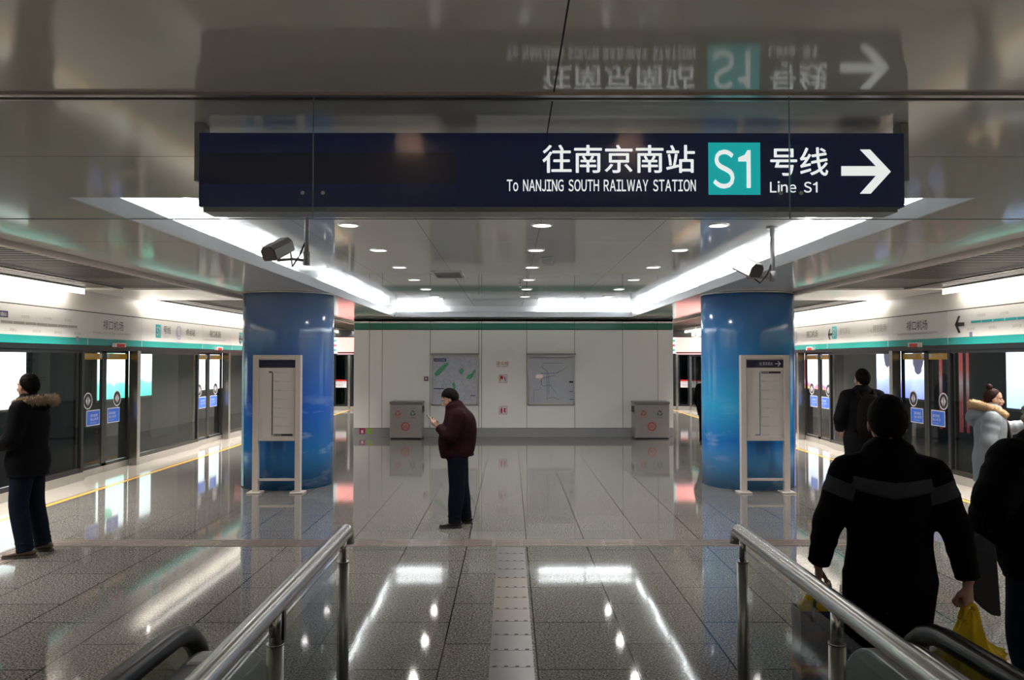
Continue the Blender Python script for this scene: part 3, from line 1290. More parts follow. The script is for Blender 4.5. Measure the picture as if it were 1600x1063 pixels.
SCRP = emit('screen_salmon', (1.0, 0.36, 0.32), 1.5, (0.1, 0.1, 0.1))
SCRW = emit('screen_white', (0.9, 0.97, 0.95), 1.0, (0.1, 0.1, 0.1))
SCRR = emit('screen_red', (0.8, 0.05, 0.08), 0.8, (0.1, 0.1, 0.1))
SCRG = emit('screen_green', (0.05, 0.45, 0.25), 0.8, (0.1, 0.1, 0.1))
SCRK = emit('screen_pink', (1.0, 0.45, 0.50), 0.9, (0.1, 0.1, 0.1))
for s, pa, pb in ((-1, 517, 566), (1, 1046, 1097)):
    y = 26.7
    a, b = P(pa, 555, y), P(pb, 526, y)
    root = thing('display_screen', 'lit orange-pink screen hanging between the back wall and the %s' % ('deep blue column' if s < 0 else 'sky blue column'), 'screen', ((a.x + b.x) / 2, y, a.z), 0)
    m = MB()
    m.box((a.x, y, a.z), (b.x, y + 0.12, b.z), BLACKF, 0.01)
    m.build('casing', root)
    m = MB()
    w_ = b.x - a.x
    xs = a.x + 0.22
    m.box((xs, y - 0.004, a.z + 0.1), (b.x - 0.03, y + 0.01, b.z - 0.03), SCRP)
    m.box((a.x + 0.02, y - 0.004, a.z + 0.05), (xs, y + 0.01, b.z - 0.03), SCRW)
    m.box((xs, y - 0.004, a.z + 0.02), (b.x - 0.03, y + 0.01, a.z + 0.055), SCRK)
    for i, mt in enumerate((SCRG, SCRR, SCRG)):
        zz = a.z + 0.13 + 0.155 * (2 - i)
        m.box((a.x + 0.06, y - 0.006, zz), (a.x + 0.19, y, zz + 0.075), mt)
    m.build('screen', root)
    for q in (a.x + 0.12, b.x - 0.2):
        m = MB()
        m.cyl((q, y + 0.06, b.z), (q, y + 0.06, CEIL if abs(q) < 4.45 else 3.2), 0.018, ALU, 10)
        m.build('hanger', root)

# ================================================================== columns wrapped in blue film
def wrap_material(name, stops, cloud):
    m, t, b = nt(name)
    co = objco(t)
    s = t.nodes.new('ShaderNodeSeparateXYZ')
    L(t, co, s.inputs[0])
    mp = t.nodes.new('ShaderNodeMapping')
    mp.inputs['Scale'].default_value = (1.0, 1.0, 3.2)
    L(t, co, mp.inputs[0])
    n = noisen(t, mp.outputs[0], 1.3, 5, 0.55)
    z = mathn(t, 'ADD', mathn(t, 'DIVIDE', s.outputs[2], CEIL), mathn(t, 'MULTIPLY', mathn(t, 'SUBTRACT', n, 0.5), 0.10))
    c = ramp(t, z, stops)
    cl = t.nodes.new('ShaderNodeMapRange')
    L(t, n, cl.inputs[0])
    cl.inputs[1].default_value = 0.56
    cl.inputs[2].default_value = 0.74
    low = ramp(t, z, [(0.0, (0.7, 0.7, 0.7)), (0.36, (0.8, 0.8, 0.8)), (0.5, (0.05, 0.05, 0.05)), (1.0, (0, 0, 0))])
    f = mathn(t, 'MULTIPLY', mathn(t, 'MULTIPLY', cl.outputs[0], low), cloud)
    L(t, mixc(t, f, c, (0.42, 0.55, 0.72)), b.inputs['Base Color'])
    setp(b, rough=0.16, ior=1.5)
    bump(t, b, noisen(t, co, 3.0, 2), 0.015, 0.01)
    return m


WRAPL = wrap_material('blue_wrap_deep', [(0.0, (0.015, 0.14, 0.36)), (0.2, (0.012, 0.125, 0.34)), (0.4, (0.018, 0.10, 0.44)), (0.62, (0.05, 0.13, 0.36)), (1.0, (0.13, 0.20, 0.34))], 0.8)
WRAPR = wrap_material('blue_wrap_sky', [(0.0, (0.09, 0.27, 0.52)), (0.14, (0.05, 0.24, 0.52)), (0.24, (0.012, 0.15, 0.46)), (0.42, (0.03, 0.33, 0.60)), (0.62, (0.03, 0.19, 0.44)), (1.0, (0.05, 0.14, 0.34))], 0.5)
WRAPS = mat('teal_leaf_print', (0.22, 0.42, 0.50), 0.3, var=0.35, vscale=8)
COLS = [(-1, P(450, 760, 12.85).x, 0.71, WRAPL), (1, P(1169, 760, 12.85).x, 0.725, WRAPR)]
for s, cx, rad, wr in COLS:
    root = thing('column', 'round column wrapped in %s' % ('deep blue film, behind the timetable board without an arrow' if s < 0 else 'sky blue film, behind the board with a white arrow'), 'column', (cx, 12.85, 0), 0, None)
    root['kind'] = 'thing'
    m = MB()
    n = 64
    rings = [[m.bm.verts.new((cx + rad * math.cos(2 * PI * i / n), 12.85 + rad * math.sin(2 * PI * i / n), z)) for i in range(n)] for z in (0.0, 0.6, 1.2, 1.8, 2.4, CEIL - 0.012)]
    m.skin(rings, wr)
    m.build('wrap', root)
    m = MB()
    m.tube([(cx + (rad + 0.006) * math.cos(2 * PI * i / 48), 12.85 + (rad + 0.006) * math.sin(2 * PI * i / 48), CEIL - 0.012) for i in range(48)], 0.014, m_ring := ALU, 8, closed=True)
    m.build('ceiling_ring', root)
    m = MB()
    n = 10
    # film edge with a paler leafy print on the flank facing the platform screens
    th0 = 203 if s < 0 else -23
    pr = []
    for i in range(n + 1):
        a = R(th0 + (i / n - 0.5) * 26)
        pr.append([m.bm.verts.new((cx + (rad + 0.003) * math.cos(a), 12.85 + (rad + 0.003) * math.sin(a), z)) for z in (0.02, 1.0, 2.2)])
    k = m.mi(WRAPS if s < 0 else MATS.setdefault('violet_film', mat('violet_film_', (0.16, 0.20, 0.55), 0.15, var=0.4, vscale=3)))
    for i in range(n):
        for j in range(2):
            f = m.bm.faces.new((pr[i][j], pr[i + 1][j], pr[i + 1][j + 1], pr[i][j + 1]))
            f.material_index = k
            f.smooth = True
    m.build('film_border', root)

# ================================================================== timetable boards in front of the columns
for s, pa, pb in ((-1, 395.5, 470.5), (1, 1157, 1233)):
    y = 11.98
    x0, x1 = P(pa, 700, y).x, P(pb, 700, y).x
    top = P(800, 555, y).z
    zb = P(800, 684, y).z
    zc = P(800, 750, y).z
    root = thing('timetable_board', 'free-standing line map board %s' % ('without an arrow in its navy top, at the deep blue column' if s < 0 else 'with a white arrow in its navy top'), 'sign', ((x0 + x1) / 2, y, 0), 0)
    fw = 0.085
    for a in (x0, x1 - fw):
        m = MB()
        m.box((a, y - 0.05, 0.02), (a + fw, y + 0.05, top), PINKALU, 0.008)
        m.build('post', root)
        m = MB()
        m.box((a - 0.06, y - 0.12, 0.0), (a + fw + 0.06, y + 0.1, 0.022), PINKALU, 0.005)
        m.build('foot', root)
    m = MB()
    m.box((x0 + fw, y - 0.04, top - 0.06), (x1 - fw, y + 0.04, top), PINKALU)
    m.box((x0 + fw, y - 0.04, zb - 0.045), (x1 - fw, y + 0.04, zb), PINKALU)
    m.build('panel_frame', root)
    m = MB()
    m.box((x0 + fw, y - 0.02, zc - 0.015), (x1 - fw, y + 0.02, zc + 0.02), PINKALU, 0.004)
    m.build('crossbar', root)
    m = MB()
    m.box((x0 + fw, y - 0.015, zb), (x1 - fw, y + 0.015, top - 0.06), PAPER)
    poster = m.build('poster', root)
    m = MB()
    ph = top - 0.06 - zb
    pw = x1 - x0 - 2 * fw
    xa = x0 + fw

    def q(u, v, d=0.018):
        return Vector((xa + pw * u, y - d, top - 0.06 - ph * v))
    m.box(q(0.0, 0.11), q(1.0, 0.012, 0.016), NAVYP)
    lx = 0.37
    m.box(q(lx - 0.012, 0.97), q(lx + 0.012, 0.165, 0.016), INKB if s < 0 else SIGN_TEAL)
    rows = 8
    for i in range(rows):
        v = 0.17 + 0.795 * i / (rows - 1)
        nm = STN[i] if s > 0 else list(reversed(STN))[i]
        nm = STN[i]
        hot = (s < 0 and i == rows - 1) or (s > 0 and i == 0)
        if hot:
            m.box(q(lx + 0.04, v + 0.013), q(0.93, v - 0.013, 0.016), INKB)
        fit_text(m, nm, q(lx + 0.045, v + 0.009, 0.0185), (1, 0, 0), (0, 0, 1), pw * 0.05 * len(nm), ph * 0.017, STW if hot else INKL, 0.004)
        if not hot:
            m.box(q(lx + 0.27, v + 0.003), q(lx + 0.27 + 0.1 + 0.07 * (i * 37 % 5), v + 0.001, 0.016), INKL)
    if s < 0:
        m.box(q(0.27, 0.175), q(0.35, 0.155, 0.016), INK)
    else:
        m.box(q(0.24, 0.975), q(0.36, 0.955, 0.016), LILAC)
        fit_text(m, '往 南京南站', q(0.36, 0.082, 0.0185), (1, 0, 0), (0, 0, 1), pw * 0.36, ph * 0.045, STW)
        c = q(0.86, 0.06, 0.0185)
        a = 0.045
        m.poly([c + Vector((-a, 0, -0.007)), c + Vector((a * 0.6, 0, -0.007)), c + Vector((a * 0.6, 0, 0.007)), c + Vector((-a, 0, 0.007))], STW)
        for d in (-1, 1):
            m.poly([c + Vector((a, 0, 0)), c + Vector((0.2 * a, 0, d * 0.04)), c + Vector((-0.25 * a, 0, d * 0.04)), c + Vector((0.55 * a, 0, 0))], STW)
    m.build('line_map', poster)
    m = MB()
    m.box((xa, y - 0.036, zb), (x1 - fw, y - 0.030, top - 0.06), POSTG)
    m.build('glass_cover', root)

# ================================================================== on the back wall
def mapart(t, x, y, z):
    n = noisen(t, objco(t), 4.5, 5, 0.6)
    v = t.nodes.new('ShaderNodeTexVoronoi')
    v.feature = 'DISTANCE_TO_EDGE'
    v.inputs['Scale'].default_value = 7.0
    L(t, objco(t), v.inputs['Vector'])
    ln = mathn(t, 'LESS_THAN', v.outputs['Distance'], 0.03)
    base = ramp(t, n, [(0.3, (0.50, 0.52, 0.66)), (0.5, (0.62, 0.64, 0.73)), (0.7, (0.68, 0.68, 0.70))])
    return mixc(t, mathn(t, 'MULTIPLY', ln, 0.5), base, (0.30, 0.33, 0.42))


MAPMAT = sheet_art('street_map_print', mapart, 0.4)
NETMAT = mat('network_map_paper', (0.60, 0.62, 0.68), 0.4, var=0.04, vscale=3)
GREENL = mat('map_park_green', (0.10, 0.42, 0.22), 0.5, var=0.1)
for kind, pa, pb, lab in (('map', 674, 747, 'framed area map with green parks and a navy title on the back wall'), ('net', 824, 898, 'framed pale metro network map with thin coloured lines on the back wall')):
    y = BY - 0.005
    a, b = P(pa, 633, y), P(pb, 556, y)
    root = thing('wall_map', lab, 'poster', ((a.x + b.x) / 2, y, a.z), 0)
    m = MB()
    m.box((a.x + 0.03, y - 0.02, a.z + 0.03), (b.x - 0.03, y, b.z - 0.03), MAPMAT if kind == 'map' else NETMAT)
    sheet = m.build('map_sheet', root)
    m = MB()
    fw = 0.04
    for p0, p1 in (((a.x, a.z), (a.x + fw, b.z)), ((b.x - fw, a.z), (b.x, b.z)), ((a.x, a.z), (b.x, a.z + fw)), ((a.x, b.z - fw), (b.x, b.z))):
        m.box((p0[0], y - 0.04, p0[1]), (p1[0], y, p1[1]), ALU, 0.006)
    m.build('picture_frame', root)
    m = MB()
    m.box((a.x - 0.02, y - 0.07, b.z + 0.02), (b.x + 0.03, y, b.z + 0.06), STEELD, 0.005)
    m.box((a.x + 0.0, y - 0.03, b.z + 0.0), (b.x, y, b.z + 0.03), ALU)
    m.build('hood_rail', root)
    m = MB()
    W_, H_ = b.x - a.x, b.z - a.z

    def q(u, v):
        return Vector((a.x + W_ * u, y - 0.0225, b.z - H_ * v))
    if kind == 'map':
        m.poly([q(*p) for p in ((0.06, 0.36), (0.1, 0.42), (0.18, 0.38), (0.3, 0.25), (0.38, 0.16), (0.33, 0.14), (0.18, 0.24))], GREENL)
        m.poly([q(*p) for p in ((0.6, 0.3), (0.66, 0.25), (0.7, 0.31), (0.66, 0.38), (0.61, 0.36))], GREENL)
        m.poly([q(*p) for p in ((0.74, 0.46), (0.84, 0.48), (0.88, 0.44), (0.95, 0.3), (0.93, 0.27), (0.86, 0.36), (0.78, 0.4))], GREENL)
        m.poly([q(*p) for p in ((0.44, 0.56), (0.5, 0.54), (0.52, 0.66), (0.48, 0.7))], GREENL)
        NV = mat('navy_print', (0.03, 0.04, 0.14), 0.4)
        m.box(q(0.05, 0.12) + Vector((0, -0.001, 0)), q(0.32, 0.055) + Vector((0, 0.001, 0)), NV)
        m.box(q(0.05, 0.68), q(0.27, 0.66) + Vector((0, 0.001, 0)), NV)
        m.box(q(0.84, 0.82), q(0.94, 0.805) + Vector((0, 0.001, 0)), NV)
        fit_text(m, '站区街道图', q(0.07, 0.105) + Vector((0, -0.002, 0)), (1, 0, 0), (0, 0, 1), W_ * 0.22, H_ * 0.035, STW)
    else:
        cols = [(0.28, 0.06, 0.08), (0.10, 0.18, 0.42), (0.06, 0.32, 0.30), (0.30, 0.26, 0.30), (0.3, 0.2, 0.12)]
        lines = [([(0.3, 0.22), (0.34, 0.15), (0.75, 0.15)], 3), ([(0.3, 0.22), (0.43, 0.33), (0.45, 0.4), (0.45, 0.78)], 1), ([(0.28, 0.36), (0.6, 0.36), (0.68, 0.3)], 1),
                 ([(0.62, 0.36), (0.78, 0.27), (0.84, 0.22)], 4), ([(0.6, 0.4), (0.32, 0.45), (0.29, 0.5), (0.3, 0.6), (0.34, 0.62)], 0), ([(0.34, 0.62), (0.48, 0.6), (0.62, 0.78)], 2),
                 ([(0.28, 0.63), (0.26, 0.68), (0.14, 0.7), (0.13, 0.95)], 3), ([(0.41, 0.33), (0.41, 0.9)], 3), ([(0.4, 0.88), (0.55, 0.84), (0.68, 0.9)], 4)]
        for pts, ci in lines:
            mt = mat('route_ink_%s' % 'abcde'[ci], cols[ci], 0.5, var=0.0)
            for p0, p1 in zip(pts, pts[1:]):
                A, B = q(*p0), q(*p1)
                d = (B - A).normalized()
                nn = Vector((-d.z, 0, d.x)) * 0.005
                m.poly([A + nn, B + nn, B - nn, A - nn], mt)
        for v in (0.54, 0.72, 0.88):
            m.box(q(0.88, v + 0.012), q(0.965, v - 0.012 * (2 if v == 0.54 else 0)) + Vector((0, 0.001, 0)), INKB if v == 0.54 else INK)
        m.box(q(0.045, 0.05), q(0.955, 0.04) + Vector((0, 0.001, 0)), INK)
    m.build('map_print', sheet)
    m = MB()
    m.box((a.x + 0.03, y - 0.034, a.z + 0.03), (b.x - 0.03, y - 0.03, b.z - 0.03), POSTG)
    m.build('glass_cover', root)

# fire hydrant lettering and two fire signs
y = BY
m = MB()
c = P(775, 571.5, y)
fit_text(m, '消火栓', Vector((c.x, y - 0.003, c.z)), (1, 0, 0), (0, 0, 1), 0.33, 0.115, REDPALE)
fit_text(m, 'FIRE HYDRANT', Vector((c.x + 0.02, y - 0.003, c.z - 0.04)), (1, 0, 0), (0, 0, 1), 0.29, 0.025, REDPALE)
tag(m.build('hydrant_lettering'), 'red characters over an English line on the back wall between the two maps', 'lettering')
for i, (py, lab) in enumerate(((592, 'small square red fire alarm sign on the back wall under the red characters'), (641, 'small square red fire extinguisher sign low on the back wall'))):
    c = P(786, py, y)
    root = thing('fire_sign', lab, 'sign', (c.x, y, c.z), 0)
    m = MB()
    m.box((c.x - 0.105, y - 0.006, c.z - 0.105), (c.x + 0.105, y, c.z + 0.105), REDPALE, 0.002)
    m.box((c.x - 0.095, y - 0.008, c.z - 0.095), (c.x + 0.095, y - 0.001, c.z + 0.095), STW)
    m.build('plate', root)
    m = MB()
    yy = y - 0.009
    if i == 0:
        m.box((c.x - 0.075, yy, c.z - 0.01), (c.x + 0.0, yy + 0.002, c.z + 0.075), RED)
        m.box((c.x - 0.075, yy, c.z - 0.06), (c.x - 0.06, yy + 0.002, c.z - 0.0), RED)
        m.box((c.x + 0.03, yy, c.z + 0.0), (c.x + 0.05, yy + 0.002, c.z + 0.05), RED)
        m.box((c.x + 0.045, yy, c.z - 0.06), (c.x + 0.065, yy + 0.002, c.z + 0.02), INK)
    else:
        m.box((c.x - 0.065, yy, c.z - 0.075), (c.x - 0.015, yy + 0.002, c.z + 0.04), RED, 0.0)
        m.box((c.x - 0.05, yy, c.z + 0.04), (c.x - 0.03, yy + 0.002, c.z + 0.08), RED)
        m.poly([(c.x + 0.02, yy, c.z + 0.05), (c.x + 0.02, yy, c.z - 0.05), (c.x + 0.075, yy, c.z - 0.07), (c.x + 0.06, yy, c.z + 0.0), (c.x + 0.08, yy, c.z + 0.05)], RED)
    m.build('pictogram', root)
c = P(666, 592, y)
root = thing('call_button', 'small grey alarm button box on the back wall beside the area map', 'button', (c.x, y, c.z), 0)
m = MB()
m.box((c.x - 0.055, y - 0.04, c.z - 0.055), (c.x + 0.055, y, c.z + 0.055), mat('alarm_box', (0.16, 0.06, 0.06), 0.4), 0.008)
m.build('housing', root)
m = MB()
m.box((c.x - 0.03, y - 0.045, c.z - 0.025), (c.x + 0.03, y - 0.035, c.z + 0.025), STW, 0.004)
m.build('push_plate', root)
# two floor-level stickers on the skirting
for px, mt, lab in ((566, mat('magenta_sticker', (0.35, 0.02, 0.12), 0.4), 'square magenta sticker on the skirting near the bin without a figure in front'), (577.5, mat('lime_sticker', (0.35, 0.42, 0.06), 0.4), 'square yellow-green sticker on the skirting beside the magenta one')):
    c = P(px, 674, BY - 0.02)
    m = MB()
    m.box((c.x - 0.075, BY - 0.024, c.z - 0.075), (c.x + 0.075, BY - 0.02, c.z + 0.075), mt)
    d = 0.025
    m.box((c.x - d, BY - 0.026, c.z - d * 2), (c.x + d, BY - 0.0235, c.z + d), STW if px < 570 else GREENL)
    tag(m.build('wall_sticker'), lab, 'sticker')

# litter bins
BINM = mat('bin_steel', (0.33, 0.30, 0.285), 0.34, 0.35, var=0.05)
BINT = mat('bin_top_steel', (0.22, 0.205, 0.19), 0.3, 0.5, var=0.05)
SLOT = mat('bin_opening', (0.02, 0.02, 0.02), 0.6)
for i, (pa, pb) in enumerate(((609, 659), (992, 1046))):
    yf = 19.95
    a, b = P(pa, 680, yf), P(pb, 628, yf)
    root = thing('litter_bin', 'square steel recycling bin %s' % ('behind the man reading his phone, below the call button' if i == 0 else 'at the end of the back wall by the sky blue column'), 'bin', ((a.x + b.x) / 2, 20.25, 0), 0, None)
    top = b.z
    m = MB()
    m.box((a.x, yf, 0.03), (b.x, yf + 0.58, top - 0.07), BINM, 0.012)
    m.build('body', root)
    m = MB()
    m.box((a.x + 0.02, yf + 0.02, 0.0), (b.x - 0.02, yf + 0.56, 0.03), BLACKF)
    m.build('plinth', root)
    m = MB()
    m.box((a.x - 0.01, yf - 0.012, top - 0.065), (b.x + 0.01, yf + 0.59, top), BINT, 0.01)
    m.build('lid', root)
    m = MB()
    sx = b.x if i == 0 else a.x
    m.box((sx - 0.012, yf + 0.1, top - 0.28), (sx + 0.012, yf + 0.5, top - 0.12), SLOT)
    m.build('opening', root)
    for u, mt, nm in ((0.25, REDPALE, 'red'), (0.72, GREENP, 'green')):
        m = MB()
        c = Vector((a.x + (b.x - a.x) * u, yf - 0.002, top - 0.29))
        for k in range(3):   # three chasing arrows
            M = Matrix.Rotation(R(120 * k), 4, 'Y')

            def g(x, z):
                return c + (M @ Vector((x * 0.85, 0, z * 0.85)))
            m.poly([g(-0.048, 0.05), g(-0.028, 0.085), g(0.02, 0.085), g(0.034, 0.061), g(0.056, 0.068), g(0.044, 0.018), g(-0.002, 0.033), g(0.012, 0.043), g(0.004, 0.055), g(-0.012, 0.055), g(-0.022, 0.035)], mt)
        fit_text(m, '不可回收' if nm == 'red' else '可回收', c + Vector((-0.07, 0, -0.12)), (1, 0, 0), (0, 0, 1), 0.14, 0.035, mt)
        m.build('recycling_symbol', root, nm + ' symbol of three chasing arrows')
    m = MB()
    c = Vector((a.x + (b.x - a.x) * 0.49, yf - 0.002, top - 0.62))
    n = 40
    k = m.mi(REDPALE)
    prev = None
    for j in range(n + 1):
        t_ = 2 * PI * j / n + PI / 2
        pet = 1 + 0.12 * abs(math.cos(2.5 * (t_ - PI / 2)))
        d = Vector((math.cos(t_), 0, math.sin(t_)))
        qv = (m.bm.verts.new(c + d * 0.072 * pet), m.bm.verts.new(c + d * 0.102 * pet))
        if prev:
            f = m.bm.faces.new((prev[0], qv[0], qv[1], prev[1]))
            f.material_index = k
        prev = qv
    for x in (-0.036, 0.0, 0.036):
        m.box((c.x + x - 0.009, c.y - 0.001, c.z - 0.045), (c.x + x + 0.009, c.y + 0.001, c.z + (0.03 if x else 0.045)), REDPALE)
    m.build('metro_emblem', root, 'red five-petalled emblem')

# ================================================================== hanging direction sign
y = 3.46
A, B = P(310, 323, y), P(1412.5, 208, y)
root = thing('hanging_sign', 'long navy hanging sign with white characters, a teal line badge and an arrow', 'sign', ((A.x + B.x) / 2, y + 0.07, A.z), 0)
m = MB()
m.box((A.x, y, A.z), (B.x, y + 0.14, B.z), NAVY, 0.003)
m.build('sign_face', root)
m = MB()
m.box((A.x + 0.02, y + 0.004, A.z - 0.022), (B.x - 0.03, y + 0.136, A.z), STEELD)
m.build('bottom_rail', root)
m = MB()
a, b = P(312, 287, y), P(712, 239, y)
m.box((a.x, y - 0.001, a.z), (b.x, y + 0.01, b.z), NAVY2)
m.build('cover_strip', root, 'slightly darker strip covering old lettering')


def sign_text(mb, body, px0, px1, pyb, pyt, mt, bold=0.0):
    a, b = P(px0, pyb, y), P(px1, pyt, y)
    heavy_text(mb, body, Vector((a.x, y - 0.002, a.z)), (1, 0, 0), (0, 0, 1), b.x - a.x, b.z - a.z, mt, bold)


m = MB()
sign_text(m, '往南京南站', 848, 1085, 270, 227, SIGNW, 0.0014)
m.build('destination_characters', root)
m = MB()
a, b = P(792, 299, y), P(1087, 281, y)
sans_text(m, 'To NANJING SOUTH RAILWAY STATION', Vector((a.x, y - 0.002, a.z)), (1, 0, 0), (0, 0, 1), b.x - a.x, b.z - a.z, SIGNW, 0.014)
m.build('destination_lettering', root)
m = MB()
a, b = P(1107, 304.5, y), P(1187.5, 223, y)
m.box((a.x, y - 0.0015, a.z), (b.x, y + 0.01, b.z), SIGNT)
bd = m.build('line_badge', root)
m = MB()
a, b = P(1114, 294, y), P(1150, 234, y)
b = P(1175, 235, y)
sans_text(m, 'S1', Vector((a.x, y - 0.003, a.z)), (1, 0, 0), (0, 0, 1), b.x - a.x, b.z - a.z, SIGNW, 0.004)
m.build('badge_lettering', bd)
m = MB()
sign_text(m, '号线', 1204, 1293, 274.5, 231, SIGNW, 0.0014)
m.build('line_characters', root)
m = MB()
a, b = P(1203, 301, y), P(1278, 284.5, y)
sans_text(m, 'Line S1', Vector((a.x, y - 0.002, a.z)), (1, 0, 0), (0, 0, 1), b.x - a.x, b.z - a.z, SIGNW, 0.012)
m.build('line_lettering', root)
m = MB()


def sp(px, py):
    v = P(px, py, y)
    return (v.x, y - 0.003, v.z)


m.poly([sp(1314, 260), sp(1368, 260), sp(1343, 234), sp(1359, 234), sp(1391.5, 268.5), sp(1360, 303), sp(1343, 303), sp(1368, 275), sp(1314, 275)], SIGNW)
m.build('arrow', root)
for pa, pb in ((303.5, 319.5), (1407, 1419)):
    a, b = P(pa, 283, y + 0.05), P(pb, 190, y + 0.05)
    m = MB()
    m.box((a.x, y + 0.045, a.z), (b.x, y + 0.115, CEIL - 0.001), mat('grey_hanger', (0.42, 0.42, 0.42), 0.5), 0.002)
    m.build('hanger', root)

# frameless smoke curtain in front of the sign
y = 3.12
zb = P(800, 342, y).z
xs = [-4.40, -2.70, P(490, 250, y).x, P(1234, 250, y).x, 2.98, 4.40]
labs = ['glass smoke curtain pane hanging from the ceiling, past the blank end of the sign', 'clear glass smoke curtain pane in front of the blank end of the sign', 'widest clear glass smoke curtain pane, in front of the middle of the sign',
        'clear glass smoke curtain pane in front of the sign arrow', 'glass smoke curtain pane hanging from the ceiling, past the arrow end of the sign']
for i in range(5):
    root = thing('smoke_curtain_pane', labs[i], 'glass panel', ((xs[i] + xs[i + 1]) / 2, y, CEIL), 0, 'smoke curtain panes')
    m = MB()
    m.box((xs[i] + 0.003, y - 0.004, zb), (xs[i + 1] - 0.003, y + 0.004, CEIL + 0.03), CLEARG)
    m.build('pane', root)
    m = MB()
    m.box((xs[i] + 0.003, y - 0.005, zb - 0.003), (xs[i + 1] - 0.003, y + 0.005, zb), mat('glass_edge', (0.30, 0.42, 0.40), 0.2))
    m.box((xs[i + 1] - 0.003, y - 0.004, zb), (xs[i + 1] + 0.0, y + 0.004, CEIL), mat('glass_edge', (0.3, 0.4, 0.4), 0.2))
    m.build('polished_edge', root)
for i, px in ((2, 490), (3, 1234)):
    x = xs[i]
    c = P(px, 316, y)
    m = MB()
    m.box((x - 0.055, y - 0.007, zb + 0.03), (x + 0.055, y - 0.0045, zb + 0.11), CLEARG)
    for d in (-0.04, 0.04):
        m.cyl((x + d, y - 0.012, zb + 0.1), (x + d, y - 0.005, zb + 0.1), 0.008, STEEL, 12)
    tag(m.build('glass_clip'), 'small clear clip joining two smoke curtain panes over the %s of the sign' % ('blank part' if i == 2 else 'line characters'), 'clip')

# ================================================================== cameras on drop poles
CAMW = mat('camera_housing', (0.27, 0.27, 0.275), 0.4, var=0.03)
for i, (d, poleX, zend, hx, hy, hz, yaw, lab) in enumerate(((6.5, P(479, 400, 6.5).x, P(479, 411, 6.5).z, P(435, 388, 6.5).x, 6.5, P(435, 389, 6.5).z, R(-24), 'white box security camera on a drop pole hanging under the blank end of the sign'),
                                                            (8.0, P(1207, 400, 8.0).x, P(1207, 438, 8.0).z, P(1168, 417, 8.0).x, 8.0, P(1168, 417, 8.0).z, R(32), 'white box security camera on a drop pole hanging under the arrow end of the sign'))):
    root = thing('security_camera', lab, 'camera', (poleX, d, INNER), 0)
    k = d / 6.5
    m = MB()
    m.cyl((poleX, d, zend + 0.0), (poleX, d, INNER), 0.019 * k, CAMW, 16)
    m.cyl((poleX, d, INNER - 0.02), (poleX, d, INNER), 0.06, CAMW, 20)
    m.cyl((poleX, d, zend - 0.02), (poleX, d, zend + 0.09), 0.027 * k, CAMW, 16)
    m.build('pole', root)
    m = MB()
    ex = hx
    m.tube([(poleX, d, zend + 0.02), ((poleX + ex) / 2, d, zend + 0.03), (ex - 0.01, d, zend + 0.022)], 0.012 * k, CAMW, 10)
    m.cyl((ex, d, zend + 0.02), (ex, d, hz - 0.05), 0.016, CAMW, 12)
    m.build('bracket_arm', root)
    M = Matrix.Translation((hx, hy, hz)) @ Matrix.Rotation(yaw, 4, 'Z') @ Matrix.Rotation(R(26), 4, 'X')
    # housing: chamfered hood profile along local -Y (lens towards the stairs)
    m = MB()
    w_, h_ = 0.072 * k, 0.062 * k
    prof = [(-w_, -h_ * 0.7), (-w_, h_ * 0.45), (-w_ * 0.55, h_), (w_ * 0.55, h_), (w_, h_ * 0.45), (w_, -h_ * 0.7), (w_ * 0.8, -h_ * 0.95), (-w_ * 0.8, -h_ * 0.95)]
    m.prism([M @ Vector((x, -0.13, z)) for x, z in prof], (M.to_3x3() @ Vector((0, 0.24, 0))), CAMW)
    m.build('housing', root)
    m = MB()
    m.prism([M @ Vector((x * 0.9, -0.136, z * 0.88)) for x, z in prof], (M.to_3x3() @ Vector((0, 0.01, 0))), BLACKF)
    m.build('lens_window', root)
    m = MB()
    m.tube([M @ Vector((0.03, 0.10, -0.05)), Vector((hx + (poleX - hx) * 0.5, d, zend - 0.03)), Vector((poleX + (hx - poleX) * 0.22, d - 0.02, zend + 0.06)), Vector((poleX, d, zend + 0.2))], 0.007 * k, BLACKF, 8)
    m.build('cable', root)

# ================================================================== lights in the raised ceiling
LENS = emit('downlight_lens', (1.0, 0.97, 0.92), DOWN_E)
first = None
for j in range(6):
    yy = 7.87 + 1.81 * j
    for ci, (cx, col) in enumerate(((-1.60, 'file toward its blank end'), (0.315, 'middle file'), (2.07, 'file toward its arrow end'))):
        lab = 'recessed ceiling downlight, %s from the hanging sign, %s' % (ORD[j], col)
        if first is None:
            first = thing('downlight', lab, 'light', (cx, yy, INNER), 0, 'recessed downlights')
            m = MB()
            m.cyl((cx, yy, INNER - 0.006), (cx, yy, INNER - 0.001), 0.088, LENS, 28)
            m.build('lens', first)
            m = MB()
            m.tube([(cx + 0.097 * math.cos(2 * PI * i / 28), yy + 0.097 * math.sin(2 * PI * i / 28), INNER - 0.005) for i in range(28)], 0.011, WHITE, 8, closed=True)
            m.build('trim_ring', first)
            ld = bpy.data.lights.new('downlight_lamp', 'SPOT')
            ld.energy = SPOT_W
            ld.color = (1.0, 0.97, 0.93)
            ld.spot_size = R(156)
            ld.spot_blend = 1.0
            ld.shadow_soft_size = 0.05
            lo = bpy.data.objects.new('lamp', ld)
            COL.objects.link(lo)
            lo.location = (0, 0, -0.03)
            lo.parent = first
        else:
            dup(first, (cx, yy, INNER), lab)

COVET = emit('cove_tube_cool', (0.90, 0.96, 1.0), COVE_E)
proto = None


